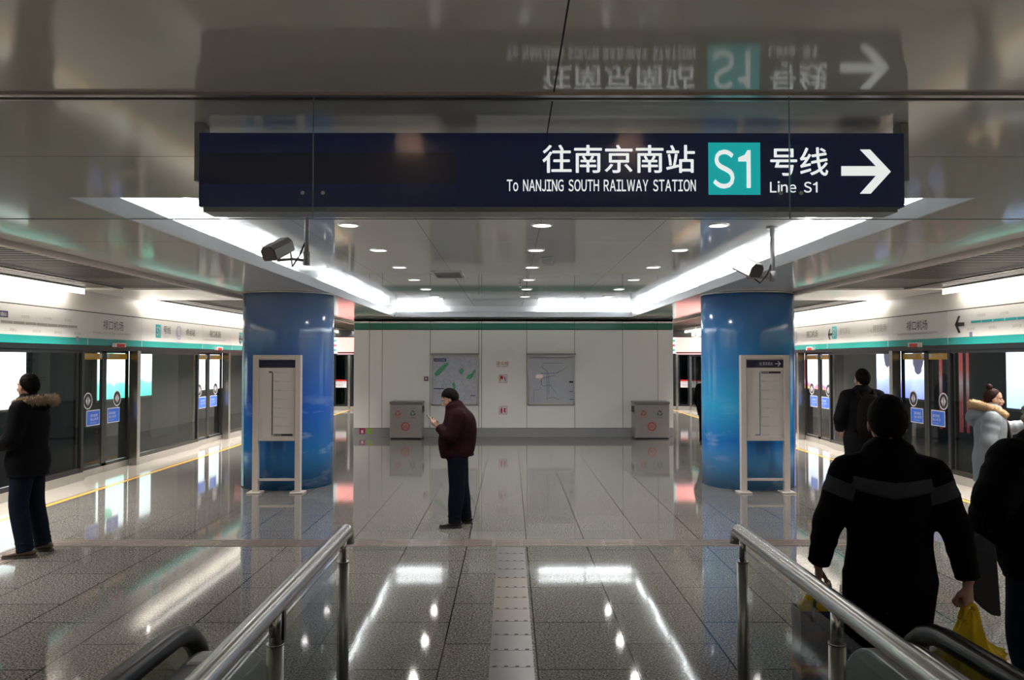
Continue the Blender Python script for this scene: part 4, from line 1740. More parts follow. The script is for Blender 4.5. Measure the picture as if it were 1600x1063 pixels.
def cove_tube(p0, dirn, ln, lab):
    global proto
    rz = 0.0 if dirn == 'y' else -PI / 2
    root = thing('fluorescent_tube', lab, 'light', p0, rz, 'cool white tubes in the light cove')
    z = p0[2]
    m = MB()
    m.cyl((0, 0.02, 0), (0, ln - 0.02, 0), 0.016, COVET, 12)
    m.build('tube', root, local=True)
    m = MB()
    m.box((-0.03, 0.0, -0.075), (0.03, ln, -0.018), WHITE, 0.004)
    m.build('batten', root, local=True)


zt = CEIL + 0.155
n = 11
for side, xx, nm in ((-1, TX0 - 0.12, 'blank'), (1, TX1 + 0.12, 'arrow')):
    c = 0
    for i in range(n):
        y0 = TY0 + 0.1 + i * (TY1 - TY0 - 0.2) / n
        if side < 0 and i == 5:
            continue
        cove_tube((xx + (0.03 if i % 2 else -0.03), y0, zt), 'y', 1.27, 'cool white tube in the ceiling cove, %s from the sign along its %s side' % (ORD[c], nm))
        c += 1
wd = (TX1 - TX0) / 5
for i, nm in ((0, 'blank end'), (3, 'middle'), (4, 'arrow end')):
    cove_tube((TX0 + 0.02 + wd * i, TY1 + 0.12, zt), 'x', 1.16, 'cool white tube in the cove over the back wall, at its %s' % nm)

# vent and detectors
c = P(700, 428, 12.5)
root = thing('ceiling_vent', 'square grey air grille in the raised ceiling near the blank-side downlights', 'vent', (-0.97, 12.5, INNER), 0)
m = MB()
for i in range(9):
    yy = 12.08 + i * 0.093
    m.box((-1.17, yy, INNER - 0.014), (-0.77, yy + 0.05, INNER - 0.004), STEELD)
m.build('grille', root)
m = MB()
for a, b in (((-1.21, 12.03), (-1.17, 12.97)), ((-0.77, 12.03), (-0.73, 12.97)), ((-1.17, 12.03), (-0.77, 12.07)), ((-1.17, 12.93), (-0.77, 12.97))):
    m.box((a[0], a[1], INNER - 0.018), (b[0], b[1], INNER - 0.001), ALU)
m.build('rim', root)
for px, py, yy, lab in ((855, 403, 10.45, 'white domed smoke detector on the raised ceiling beside the middle downlights'), (813, 437, 13.9, 'small hanging sprinkler head on the raised ceiling')):
    x = P(px, py, yy).x
    if 'sprinkler' in lab:
        root = thing('sprinkler', lab, 'sprinkler', (x, yy, INNER), 0)
        m = MB()
        m.cyl((x, yy, INNER - 0.06), (x, yy, INNER), 0.012, STEEL, 10)
        m.cyl((x, yy, INNER - 0.005), (x, yy, INNER), 0.04, STEEL, 16)
        m.build('stem', root)
        m = MB()
        m.cyl((x, yy, INNER - 0.075), (x, yy, INNER - 0.06), 0.035, STEEL, 14, 0.012)
        m.build('deflector', root)
    else:
        root = thing('smoke_detector', lab, 'smoke detector', (x, yy, INNER), 0)
        m = MB()
        m.cyl((x, yy, INNER - 0.03), (x, yy, INNER), 0.095, CAMW, 28)
        m.build('mounting_base', root)
        m = MB()
        m.cyl((x, yy, INNER - 0.085), (x, yy, INNER - 0.03), 0.055, CAMW, 24, 0.082)
        m.build('sensor_head', root)

# warm light panels on the wall behind the camera (they show as reflections over the sign)
WARM = emit('warm_light_panel', (1.0, 0.62, 0.38), 11.0)
for i, x in enumerate((-1.42, 1.70)):
    root = thing('wall_lamp', 'warm lamp on the rear wall, reflected over the %s of the sign' % ('blank half' if i == 0 else 'lettered half'), 'lamp', (x, YB0, 1.02), 0)
    m = MB()
    m.box((x - 0.19, YB0 + 0.03, 0.90), (x + 0.19, YB0 + 0.06, 1.14), WARM, 0.01)
    m.build('diffuser', root)
    m = MB()
    m.box((x - 0.22, YB0 + 0.001, 0.87), (x + 0.22, YB0 + 0.04, 1.17), STEELD)
    m.build('back_plate', root)

# unseen fill panels added behind the camera to brighten foreground and near ceiling
REAR_FILL = emit('added_rear_fill', (0.97, 0.98, 0.96), 23.0)
for i, (x, yy) in enumerate(((-2.4, -2.6), (2.4, -2.6))):
    root = thing('added_rear_light', 'added square fill light near the rear wall %s' % ('over the stair end with white paper' if i == 0 else 'over the stair end with the two bags'), 'light', (x, yy, CEIL), 0, 'added rear fill lights')
    m = MB()
    m.box((x - 0.27, yy - 0.27, CEIL - 0.012), (x + 0.27, yy + 0.27, CEIL - 0.004), REAR_FILL)
    m.build('diffuser', root)
    m = MB()
    for p0, p1 in (((-0.3, -0.3), (0.3, -0.27)), ((-0.3, 0.27), (0.3, 0.3)), ((-0.3, -0.27), (-0.27, 0.27)), ((0.27, -0.27), (0.3, 0.27))):
        m.box((x + p0[0], yy + p0[1], CEIL - 0.018), (x + p1[0], yy + p1[1], CEIL - 0.001), WHITE)
    m.build('rim', root)

# ================================================================== handrails beside the stairs
for s in (-1, 1):
    RX = -0.90 if s < 0 else 1.255
    yend = 4.42
    rr = 0.040
    zc = 1.10 - rr
    root = thing('handrail', 'steel handrail with glass infill, beside the %s' % ('escalator with white paper on it' if s < 0 else 'person carrying two bags'), 'handrail', (RX, yend, 0), 0)
    m = MB()
    pts = [(RX, -0.5, zc), (RX, 1.0, zc), (RX, 2.5, zc), (RX, yend - 0.06, zc)]
    for i in range(1, 7):
        a = R(15 * i)
        pts.append((RX, yend - 0.06 + 0.06 * math.sin(a), zc - 0.06 * (1 - math.cos(a))))
    pts.append((RX, yend, zc - 0.075))
    m.tube(pts, rr, STEEL, 24, up=None)
    m.build('top_rail', root)
    for py_, in ((yend - 0.10,), (3.08,)):
        m = MB()
        m.cyl((RX, py_, 0.0), (RX, py_, 0.905), 0.032, STEELD, 24)
        m.cyl((RX, py_, 0.905), (RX, py_, 0.912), 0.034, STEEL, 24)
        m.cyl((RX, py_, 0.0), (RX, py_, 0.02), 0.06, STEEL, 24)
        m.build('post', root)
        m = MB()
        m.cyl((RX, py_, 0.905), (RX, py_, zc - 0.01), 0.0185 if py_ > 4 else 0.024, STEEL, 16)
        m.build('spigot', root)
    m = MB()
    m.box((RX - 0.006, 3.13, 0.06), (RX + 0.006, yend - 0.15, 0.98), RAILG)
    m.build('glass_infill', root)
    m = MB()
    m.box((RX - 0.006, 1.2, 0.06), (RX + 0.006, 3.03, 0.98), RAILG)
    m.build('glass_infill', root)
    m = MB()
    m.box((RX - 0.008 + 0.02, 3.10, 0.915), (RX + 0.008 + 0.02, 3.13, 1.03), BLACKF)
    m.build('gasket', root)

# ================================================================== escalator ends
BALG = glassm('escalator_glass', (0.80, 0.82, 0.74), 1.5, 0.0, 0.25, (0.34, 0.34, 0.28))
for s in (-1, 1):
    HX = -1.31 if s < 0 else 1.69
    root = thing('escalator', 'black-belted escalator end beside the steel handrail %s' % ('with the white paper' if s < 0 else 'near the two bags'), 'escalator', (HX, 3.0, 0), 0)
    zt, rad = 0.925, 0.34
    ye = 3.45
    # handrail loop with a slight droop towards the newel
    path = [(HX, -0.3, zt), (HX, 1.0, zt), (HX, 2.0, zt), (HX, 2.6, zt), (HX, ye - rad, zt - 0.012)]
    for i in range(1, 13):
        a = R(15 * i)
        path.append((HX, ye - rad + rad * math.sin(a), zt - 0.012 - rad * (1 - math.cos(a))))
    path.append((HX, 2.7, zt - 0.012 - 2 * rad))
    m = MB()
    m.tube(path, 0.042, RUBBER, 16, up=(1, 0, 0), ry=0.045)
    m.build('handrail_belt', root)
    m = MB()
    inner = [(p[0], p[1] - 0.0, p[2]) for p in path]
    prof = [(HX - 0.005, -0.3, zt - 0.05), (HX - 0.005, ye - rad, zt - 0.06)]
    for i in range(1, 12):
        a = R(15 * i)
        prof.append((HX - 0.005, ye - rad + (rad - 0.045) * math.sin(a), zt - 0.012 - rad + (rad - 0.045) * math.cos(a)))
    prof += [(HX - 0.005, 2.6, 0.25), (HX - 0.005, -0.3, 0.25)]
    m.prism(prof, (0.010, 0, 0), BALG)
    m.build('balustrade_glass', root)
    m = MB()
    m.box((HX - 0.06, -0.3, 0.0), (HX + 0.06, 3.25, 0.25), STEELD, 0.01)
    m.build('skirt', root)
    # steel outer cladding with a rounded end, between belt and handrail
    xa, xb = (-1.22, -1.00) if s < 0 else (1.38, 1.58)
    m = MB()
    r2 = 0.30
    ye2 = 3.36
    z2 = 0.87 if s < 0 else 0.88
    prof = [(xa, -0.3, z2), (xa, ye2 - r2, z2)]
    for i in range(1, 10):
        a = R(10 * i)
        prof.append((xa, ye2 - r2 + r2 * math.sin(a), z2 - r2 + r2 * math.cos(a)))
    prof += [(xa, ye2, 0.0), (xa, -0.3, 0.0)]
    m.prism(prof, (xb - xa, 0, 0), mat('escalator_cladding', (0.27, 0.28, 0.30), 0.32, 0.6, var=0.06), True)
    o = m.build('cladding', root)
    for p in o.data.polygons:
        p.use_smooth = len(p.vertices) == 4
    es = o.modifiers.new('edge', 'BEVEL')
    es.width = 0.012
    es.segments = 2
    es.limit_method = 'ANGLE'
    es.angle_limit = R(50)
    if s > 0:
        m = MB()
        pts = [Vector((xb - 0.01, p[1], p[2] + 0.004)) for p in prof[:-2]]
        m.tube(pts, 0.02, STEEL, 10)
        m.build('edge_strip', root)
c = P(314, 1022, 3.0)
m = MB()
m.box((-1.195, 2.97, 0.8705), (-1.12, 3.05, 0.876), STW)
m.box((-1.185, 2.975, 0.876), (-1.125, 3.052, 0.881), STW)
tag(m.build('paper_stack'), 'few white paper sheets lying on the steel escalator cladding', 'paper')

# ================================================================== people
SKIN = mat('skin', (0.46, 0.27, 0.19), 0.5, var=0.05, vscale=20)
SKIND = mat('skin_tan', (0.36, 0.20, 0.14), 0.5, var=0.05, vscale=20)
HAIRB = mat('black_hair', (0.008, 0.007, 0.007), 0.6, var=0.3, vscale=60, bumps=0.5, bscale=90, spec=0.03)
HAIRR = mat('dark_brown_hair', (0.030, 0.014, 0.014), 0.5, var=0.3, vscale=60, bumps=0.5, bscale=90, spec=0.05)
EYEW = mat('eye_white', (0.6, 0.6, 0.58), 0.3, var=0.0)
EYED = mat('eye_iris', (0.015, 0.01, 0.01), 0.2, var=0.0)
LIPS = mat('lips', (0.35, 0.12, 0.10), 0.45, var=0.0)
SOLE = mat('shoe_sole', (0.05, 0.045, 0.04), 0.6)


def catmull(pts, sub):
    """pts: list of tuples (any length) -> smooth denser list"""
    out = []
    n = len(pts)
    for i in range(n - 1):
        p0, p1, p2, p3 = pts[max(i - 1, 0)], pts[i], pts[i + 1], pts[min(i + 2, n - 1)]
        for k in range(sub):
            t = k / sub
            out.append(tuple(0.5 * (2 * b + (c - a) * t + (2 * a - 5 * b + 4 * c - d) * t * t + (3 * b - a - 3 * c + d) * t ** 3) for a, b, c, d in zip(p0, p1, p2, p3)))
    out.append(tuple(pts[-1]))
    return out


def loft(m, secs, mt, side=None, n=20, sub=4, round_ends=(True, True)):
    """secs: (x, y, z, rx, ry); rx is measured along `side`; ends rounded off"""
    S = catmull(secs, sub)
    if round_ends[0]:
        S = _dome(S[0], S[1], True) + S
    if round_ends[1]:
        S = S + _dome(S[-1], S[-2], False)
    pts = [Vector(s[:3]) for s in S]
    k = len(pts)
    rings = []
    a = None
    for i, p in enumerate(pts):
        t = (pts[min(i + 1, k - 1)] - pts[max(i - 1, 0)])
        t = t.normalized() if t.length > 1e-9 else Vector((0, 0, 1))
        if side is not None:
            a = Vector(side)
        elif a is None:
            a = t.orthogonal().normalized()
        a = (a - t * a.dot(t)).normalized()
        b = t.cross(a)
        rings.append(m.ring(p, a, b, max(S[i][3], 0.001), max(S[i][4], 0.001), n))
    m.skin(rings, mt)
    return m


def _dome(s0, s1, start):
    p0, p1 = Vector(s0[:3]), Vector(s1[:3])
    d = (p0 - p1)
    d = d.normalized() if d.length > 1e-9 else Vector((0, 0, -1))
    r = min(s0[3], s0[4])
    o = []
    for a in (30, 60, 82):
        q = p0 + d * r * math.sin(R(a)) * 0.9
        c = math.cos(R(a))
        o.append((q.x, q.y, q.z, s0[3] * c, s0[4] * c))
    return list(reversed(o)) if start else o


def hand(m, wrist, direction, back, thumbside, curl, mt, sz=1.0, spread=0.06, thumb_in=0.5):
    """palm, four jointed fingers and a thumb; curl in degrees per joint"""
    X = Vector(direction).normalized()
    Z = Vector(back)
    Z = (Z - X * Z.dot(X)).normalized()
    Y = Vector(thumbside)
    Y = (Y - X * Y.dot(X) - Z * Y.dot(Z)).normalized()
    W = Vector(wrist)

    def p(x, y, z):
        return W + (X * x + Y * y + Z * z) * sz
    # palm
    loft(m, [(*p(-0.03, 0, 0), 0.026 * sz, 0.020 * sz), (*p(0.01, 0.002, 0), 0.030 * sz, 0.018 * sz), (*p(0.05, 0.002, 0), 0.040 * sz, 0.016 * sz), (*p(0.085, 0, 0), 0.040 * sz, 0.0135 * sz)], mt, side=Y, n=14, sub=3)
    roots = [(0.086, 0.030, 1.0), (0.092, 0.010, 1.1), (0.088, -0.010, 1.02), (0.078, -0.029, 0.82)]
    for i, (x, y, ln) in enumerate(roots):
        cur = Vector((x - 0.012, y, 0.0))
        ang = 0.0
        pts = [cur.copy()]
        cur = Vector((x, y, 0.0))
        pts.append(cur.copy())
        for seg, l in enumerate((0.042, 0.027, 0.021)):
            ang += R(curl[i] if isinstance(curl, (list, tuple)) else curl) * (0.9 if seg == 0 else 1.0)
            cur = cur + Vector((math.cos(ang) * l * ln, (y * spread * 4) * l, -math.sin(ang) * l * ln))
            pts.append(cur.copy())
        rad = [0.0095, 0.0098, 0.0088, 0.0080, 0.0066]
        loft(m, [(*p(*q), r * sz, r * sz) for q, r in zip(pts, rad)], mt, n=10, sub=2)
    # thumb leaves the side of the palm near its base
    t = [(0.018, 0.022, -0.004), (0.040, 0.044, -0.014 - 0.01 * thumb_in), (0.064, 0.050 - 0.018 * thumb_in, -0.022 - 0.02 * thumb_in), (0.084, 0.048 - 0.036 * thumb_in, -0.026 - 0.026 * thumb_in)]
    loft(m, [(*p(*q), r * sz, r * sz) for q, r in zip(t, (0.014, 0.0125, 0.0105, 0.0085))], mt, n=10, sub=2)


def head_parts(m, M, mt):
    """skull, jaw, nose, ears, brow in head space (x right, y forward, z up; origin mid skull)"""
    m.ball((0, -0.012, 0.035), (0.074, 0.094, 0.082), mt, M, 20)
    m.ball((0, 0.022, -0.025), (0.066, 0.066, 0.075), mt, M, 18)
    m.ball((0, 0.036, -0.068), (0.050, 0.050, 0.042), mt, M, 16)
    m.ball((0, 0.066, -0.092), (0.022, 0.017, 0.017), mt, M, 12)
    m.ball((0, 0.068, 0.022), (0.056, 0.020, 0.016), mt, M, 14)
    for s in (-1, 1):
        m.ball((s * 0.040, 0.060, -0.030), (0.022, 0.022, 0.022), mt, M, 12)
        m.ball((s * 0.074, -0.004, -0.012), (0.010, 0.020, 0.031), mt, M, 12)
    loft(m, [(*(M @ Vector(q)), r, r) for q, r in (((0, 0.078, 0.014), 0.009), ((0, 0.092, -0.010), 0.0105), ((0, 0.102, -0.030), 0.0125), ((0, 0.090, -0.040), 0.013))], mt, n=10, sub=2)
    m.ball((0, 0.080, -0.060), (0.022, 0.012, 0.009), mt, M, 12)


def hair_cap(M, mt, name, parent, front=0.04, back=-0.08, side=-0.03, grow=1.0, rough=0.03, seed=0):
    """short hair: a scalp shell with a ragged hairline, sunk into the head below it"""
    m = MB()

    def fn(d):
        fr = d.y
        if fr > 0.5:
            line = front
        elif fr > 0.1:
            line = side + (front - side) * (fr - 0.1) / 0.4
        elif fr > -0.15:
            line = side
        else:
            line = side + (back - side) * min(1.0, (-fr - 0.15) / 0.35)
        q = Vector((d.x * 9 + seed, d.y * 9, d.z * 9))
        line += 0.016 * noise.noise(q) + 0.010 * noise.noise(q * 2.7)
        zz = d.z * 0.1
        nn = noise.noise(Vector((d.x * 5 + seed, d.y * 5, d.z * 5))) * rough
        nn += noise.noise(Vector((d.x * 26 + seed, d.y * 9, d.z * 9))) * rough * 0.8
        k = 1.10 * grow + nn
        if zz < line - 0.008:
            return 0.80
        t = min(1.0, (zz - line + 0.008) / 0.06)
        t = t * t * (3 - 2 * t)
        edge = 1.03 + (k - 1.03) * t
        if zz < line:
            return 0.80 + (edge - 0.80) * (zz - line + 0.008) / 0.008
        return edge
    m.ball((0, -0.019, 0.014), (0.0775, 0.0985, 0.106), mt, None, 72, fn)
    for v in m.bm.verts:
        v.co = M @ v.co
    return m.build(name, parent, local=True)


def face(M, root, shut=False):
    for s in (-1, 1):
        m = MB()
        m.ball((s * 0.031, 0.076, 0.002), (0.013, 0.009, 0.0075 if not shut else 0.004), EYEW, M, 12)
        m.ball((s * 0.031, 0.0825, 0.001), (0.006, 0.004, 0.006 if not shut else 0.0035), EYED, M, 10)
        m.build('eye', root, local=True)
        m = MB()
        loft(m, [(*(M @ Vector((s * x, y, z))), 0.004, 0.0035) for x, y, z in ((0.012, 0.086, 0.022), (0.030, 0.084, 0.028), (0.050, 0.068, 0.022))], HAIRB, n=8, sub=2)
        m.build('eyebrow', root, local=True)
    m = MB()
    loft(m, [(*(M @ Vector((x, y, -0.060))), 0.005, 0.006) for x, y in ((-0.024, 0.082), (0.0, 0.0915), (0.024, 0.082))], LIPS, n=8, sub=3)
    m.build('mouth', root, local=True)


def shoe(ank, ang, mt, root, sz=1.0, pitch=0.0):
    """ank: ankle point above the floor in person space; ang: heading about z (0 = +y)"""
    m = MB()
    M = Matrix.Translation((ank[0], ank[1], ank[2] - 0.085 * sz)) @ Matrix.Rotation(ang, 4, 'Z') @ Matrix.Rotation(pitch, 4, 'X')
    secs = [(0, -0.075, 0.045, 0.030, 0.034), (0, -0.045, 0.052, 0.037, 0.046), (0, 0.01, 0.050, 0.039, 0.046), (0, 0.07, 0.040, 0.044, 0.034), (0, 0.13, 0.032, 0.047, 0.026), (0, 0.175, 0.027, 0.037, 0.020)]
    S = []
    for x, y, z, a, b in secs:
        v = M @ Vector((x * sz, y * sz, z * sz))
        S.append((v.x, v.y, v.z, a * sz, b * sz))
    sd = M.to_3x3() @ Vector((1, 0, 0))
    loft(m, S, mt, side=sd, n=16, sub=3)
    v0 = M @ Vector((0, -0.02 * sz, 0.05 * sz))
    v1 = M @ Vector((0, -0.025 * sz, 0.125 * sz))
    m.cyl(v0, v1, 0.042 * sz, mt, 16, 0.045 * sz)
    o = m.build('shoe', root, local=True, remesh=0.008, smooth_it=2)
    m = MB()
    out = []
    for y, w_ in ((-0.10, 0.02), (-0.085, 0.034), (-0.03, 0.038), (0.06, 0.043), (0.13, 0.047), (0.175, 0.036), (0.195, 0.018)):
        out.append((w_, y))
    pts = [(a, b) for a, b in out] + [(-a, b) for a, b in reversed(out)]
    m.prism([M @ Vector((a * sz, b * sz, 0.0)) for a, b in pts], M.to_3x3() @ Vector((0, 0, 0.02 * sz)), SOLE)
    m.build('sole', o, local=True)
    return o


def stand_z(t):
    return t


class Person:
    """joints in person space: x right, y forward, z up; scale k = height / 1.75"""

    def __init__(self, label, loc, rz, h, group=None):
        self.k = h / 1.75
        self.root = thing('person', label, 'person', loc, rz, group)
        k = self.k
        self.J = {'pelvis': (0, 0, 0.92), 'chest': (0, 0, 1.28), 'neck': (0, 0, 1.48), 'head': (0, 0.015, 1.635)}
        for s, n in ((-1, 'l'), (1, 'r')):
            self.J.update({'sh' + n: (s * 0.175, -0.01, 1.425), 'el' + n: (s * 0.235, -0.03, 1.14), 'wr' + n: (s * 0.25, 0.03, 0.89),
                           'hip' + n: (s * 0.095, 0, 0.90), 'kn' + n: (s * 0.105, 0.01, 0.49), 'an' + n: (s * 0.11, -0.01, 0.085), 'toe' + n: -s * R(10)})
        self.fat = 1.0
        self.belly = 0.0
        self.deep = 1.0
        self.hscale = 1.0
        self.hpitch = 0.0
        self.hyaw = 0.0
        self.hroll = 0.0
        self.lean = 0.0    # forward hunch of the upper back
        self.curl = {'l': 22, 'r': 22}
        self.handdir = {}
        self.handback = {}
        self.thumbdir = {}
        self.skin = SKIN

    def pt(self, n):
        return Vector(self.J[n]) * self.k

    def headM(self):
        return Matrix.Translation(self.pt('head')) @ Matrix.Rotation(self.hyaw, 4, 'Z') @ Matrix.Rotation(self.hpitch, 4, 'X') @ Matrix.Rotation(self.hroll, 4, 'Y') @ Matrix.Scale(self.k * self.hscale, 4)

    def torso(self, grow, z0, z1, hem=0.0):
        """torso cross sections between heights z0 and z1 (unscaled), grown by `grow`"""
        f = self.fat
        px, py, pz = self.J['pelvis']
        nx, ny, nz = self.J['neck']
        base = [(0.80, 0.150, 0.105), (0.92, 0.165 * f, 0.118 * f), (1.05, 0.150 * f, 0.108 * f), (1.18, 0.156 * f, 0.114 * f), (1.30, 0.168 * f, 0.120 * f), (1.40, 0.160, 0.105), (1.455, 0.105, 0.078), (1.50, 0.062, 0.064), (1.56, 0.056, 0.060)]
        out = []
        zs = [z0] + [b[0] for b in base if z0 + 0.02 < b[0] < z1 - 0.02] + [z1]
        for z in zs:
            for a, b in zip(base, base[1:]):
                if a[0] <= z <= b[0] or (b is base[-1] and z > b[0]) or (a is base[0] and z < a[0]):
                    t = (z - a[0]) / (b[0] - a[0])
                    rx, ry = a[1] + (b[1] - a[1]) * t, a[2] + (b[2] - a[2]) * t
                    break
            t = max(0.0, (z - pz) / (nz - pz))
            x = px + (nx - px) * t
            y = py + (ny - py) * t - self.lean * math.sin(min(1, t) * PI) + self.belly * 0.5 * math.exp(-((z - 1.08) / 0.13) ** 2)
            ry += self.belly * 0.5 * math.exp(-((z - 1.08) / 0.13) ** 2)
            ry *= 1 + (self.deep - 1) * (1 if 0.85 < z < 1.4 else 0.3)
            hm = hem * max(0, (1.05 - z) / 0.3) if z < 1.05 else 0
            out.append((x * self.k, y * self.k, z * self.k, (rx + grow + hm) * self.k, (ry + grow + hm) * self.k))
        return out

    def limb(self, m, names, radii, mt, sub=5, mid=None):
        S = [(*self.pt(n), r * self.k, r * self.k) for n, r in zip(names, radii)]
        # extra points half-way keep each bone straight
        T = []
        for a, b in zip(S, S[1:]):
            T.append(a)
            for q in (0.35, 0.7):
                v = [x + (y - x) * q for x, y in zip(a, b)]
                bulge = 1.06 if q < 0.5 else 1.0
                v[3] *= bulge
                v[4] *= bulge
                T.append(tuple(v))
        T.append(S[-1])
        loft(m, T, mt, n=16, sub=3)

    def body(self):
        m = MB()
        mt = self.skin
        k = self.k
        loft(m, self.torso(0, 0.82, 1.46), mt, side=(1, 0, 0))
        hd = self.pt('head')
        nk = self.pt('neck')
        M = self.headM()
        jaw = M @ Vector((0, -0.03, -0.05))
        loft(m, [(nk.x, nk.y, nk.z - 0.06 * k, 0.075 * k, 0.066 * k), (nk.x, nk.y, nk.z, 0.058 * k, 0.06 * k), (*((nk + jaw) / 2), 0.053 * k, 0.055 * k), (*jaw, 0.05 * k, 0.055 * k)], mt, side=(1, 0, 0), n=18)
        head_parts(m, M, mt)
        for n in 'lr':
            s = -1 if n == 'l' else 1
            self.limb(m, ['sh' + n, 'el' + n, 'wr' + n], [0.058, 0.042, 0.026], mt)
            self.limb(m, ['hip' + n, 'kn' + n, 'an' + n], [0.082, 0.052, 0.036], mt)
            loft(m, [(*(self.pt('an' + n) + Vector((0, 0, 0.0))), 0.035 * k, 0.035 * k), (*(self.pt('an' + n) + Matrix.Rotation(self.J['toe' + n], 3, 'Z') @ Vector((0, 0.05, -0.035)) * k), 0.02 * k, 0.016 * k)], mt, n=12)
            w_, e_ = self.pt('wr' + n), self.pt('el' + n)
            d = Vector(self.handdir.get(n, (w_ - e_)))
            bk = self.handback.get(n, (s, 0, 0))
            th = self.thumbdir.get(n, (0, 1, 0))
            hand(m, w_ + d.normalized() * 0.02 * k, d, bk, th, self.curl[n], mt, k * 0.98)
        return m.build('body', self.root, local=True, remesh=0.0065, smooth_it=2)

    def trousers(self, mt, r=(0.100, 0.074, 0.062), top=1.0, name='trousers', zend=0.0):
        m = MB()
        k = self.k
        loft(m, self.torso(0.016, 0.84, top), mt, side=(1, 0, 0))
        for n in 'lr':
            a, kn = self.pt('an' + n), self.pt('kn' + n)
            S = [(*self.pt('hip' + n), r[0] * k, r[0] * k), (*(self.pt('hip' + n) * 0.5 + kn * 0.5), (r[0] * 0.5 + r[1] * 0.5) * k, (r[0] * 0.5 + r[1] * 0.5) * k), (*kn, r[1] * k, r[1] * k),
                 (*(kn * 0.5 + a * 0.5), r[1] * 0.93 * k, r[1] * 0.97 * k), (*(a * 0.85 + kn * 0.15), r[2] * k, r[2] * 1.05 * k), (a.x, a.y - 0.005, a.z - 0.03 * k + zend, r[2] * k, r[2] * 1.12 * k)]
            loft(m, S, mt, n=18, sub=4, round_ends=(True, False))
            # soft breaks over the shoe and behind the knee
            for q, w_ in ((0.12, 0.006), (0.2, 0.004)):
                c = a * (1 - q) + kn * q
                m.tube([(c.x + (r[2] + 0.001) * k * math.cos(2 * PI * i / 14), c.y + (r[2] + 0.004) * k * math.sin(2 * PI * i / 14), c.z + 0.012 * math.sin(i * 1.9)) for i in range(14)], w_ * k * 1.3, mt, 6, closed=True)
        return m.build(name, self.root, local=True, remesh=0.009, smooth_it=3)

    def jacket(self, mt, hem=0.82, grow=0.028, arm=(0.088, 0.070, 0.055), collar=0.06, flare=0.0, name='jacket', quilt=0.0, vox=0.0095, extra=None, cuffgap=0.02):
        m = MB()
        k = self.k
        secs = self.torso(grow, hem, 1.47, flare)
        loft(m, secs, mt, side=(1, 0, 0), n=26, round_ends=(False, True))
        # shoulder yoke so the sleeves grow out of the body
        loft(m, [(*self.pt('shl'), arm[0] * 0.92 * k, arm[0] * 0.92 * k), (*((self.pt('shl') + self.pt('shr')) / 2 + Vector((0, -self.lean * 0.6 * k, 0.02 * k))), 0.095 * k, 0.085 * k), (*self.pt('shr'), arm[0] * 0.92 * k, arm[0] * 0.92 * k)], mt, n=16)
        for n in 'lr':
            sh, el, wr = self.pt('sh' + n), self.pt('el' + n), self.pt('wr' + n)
            wr = wr - (wr - el).normalized() * cuffgap * k
            S = []
            N1 = 7
            for i in range(N1):
                t = i / N1
                v = sh.lerp(el, t)
                r_ = arm[0] + (arm[1] - arm[0]) * t
                r_ *= 1 + quilt * math.sin(i * 2.4)
                S.append((*v, r_ * k, r_ * k))
            for i in range(N1 + 1):
                t = i / N1
                v = el.lerp(wr, t)
                r_ = arm[1] + (arm[2] - arm[1]) * t
                r_ *= 1 + quilt * math.sin(i * 2.4 + 1)
                S.append((*v, r_ * k, r_ * k))
            loft(m, S, mt, n=18, sub=2, round_ends=(True, False))
            m.tube([wr + (wr - el).normalized() * 0.0 + ((wr - el).normalized().orthogonal().normalized() * math.cos(2 * PI * i / 16) + (wr - el).normalized().cross((wr - el).normalized().orthogonal().normalized()) * math.sin(2 * PI * i / 16)) * (arm[2] - 0.004) * k for i in range(16)], 0.009 * k, mt, 8, closed=True)
        nk = self.pt('neck')
        if collar > 0:
            loft(m, [(nk.x, nk.y, nk.z - 0.05 * k, 0.10 * k, 0.09 * k), (nk.x, nk.y - 0.002, nk.z + collar * 0.35 * k, 0.076 * k, 0.074 * k), (nk.x, nk.y + self.lean * 0.1, nk.z + collar * k, 0.070 * k, 0.070 * k)], mt, side=(1, 0, 0), n=20, round_ends=(True, False))
        # hem roll
        s0 = secs[0]
        m.tube([(s0[0] + s0[3] * 0.985 * math.cos(2 * PI * i / 28), s0[1] + s0[4] * 0.985 * math.sin(2 * PI * i / 28), s0[2] + 0.012) for i in range(28)], 0.013 * k, mt, 8, closed=True)
        if extra:
            extra(m)
        return m.build(name, self.root, local=True, remesh=vox, smooth_it=3)


def fur_ring(root, pts, rad, mt, strands, ln, seed, closed=False, name='fur_trim', up=None):
    """fluffy trim: a soft tube with short hairs standing off it"""
    rnd = random.Random(seed)
    m = MB()
    m.tube(pts, rad, mt, 12, closed=closed)
    P_ = [Vector(p) for p in pts]
    seg = len(P_) if closed else len(P_) - 1
    for _ in range(strands):
        i = rnd.randrange(seg)
        t = rnd.random()
        a, b = P_[i], P_[(i + 1) % len(P_)]
        rr = rad if not isinstance(rad, (list, tuple)) else rad[i]
        c = a.lerp(b, t)
        d = (b - a).normalized()
        u = d.orthogonal().normalized()
        v = d.cross(u)
        an = rnd.random() * 2 * PI
        nrm = u * math.cos(an) + v * math.sin(an)
        q = c + nrm * rr * 0.9
        tip = q + (nrm + d * rnd.uniform(-0.6, 0.6) + Vector((0, 0, rnd.uniform(-0.4, 0.3)))).normalized() * ln * rnd.uniform(0.6, 1.2)
        s_ = d * 0.004
        s2 = nrm.cross(d) * 0.004
        vs = [m.bm.verts.new(q + s_), m.bm.verts.new(q - s_ * 0.5 + s2), m.bm.verts.new(q - s_ * 0.5 - s2), m.bm.verts.new(tip)]
        for f in ((0, 1, 3), (1, 2, 3), (2, 0, 3)):
            ff = m.bm.faces.new([vs[j] for j in f])
            ff.smooth = True
    return m.build(name, root, local=True)


def at(px, depth):
    return P(px, 700, depth).x


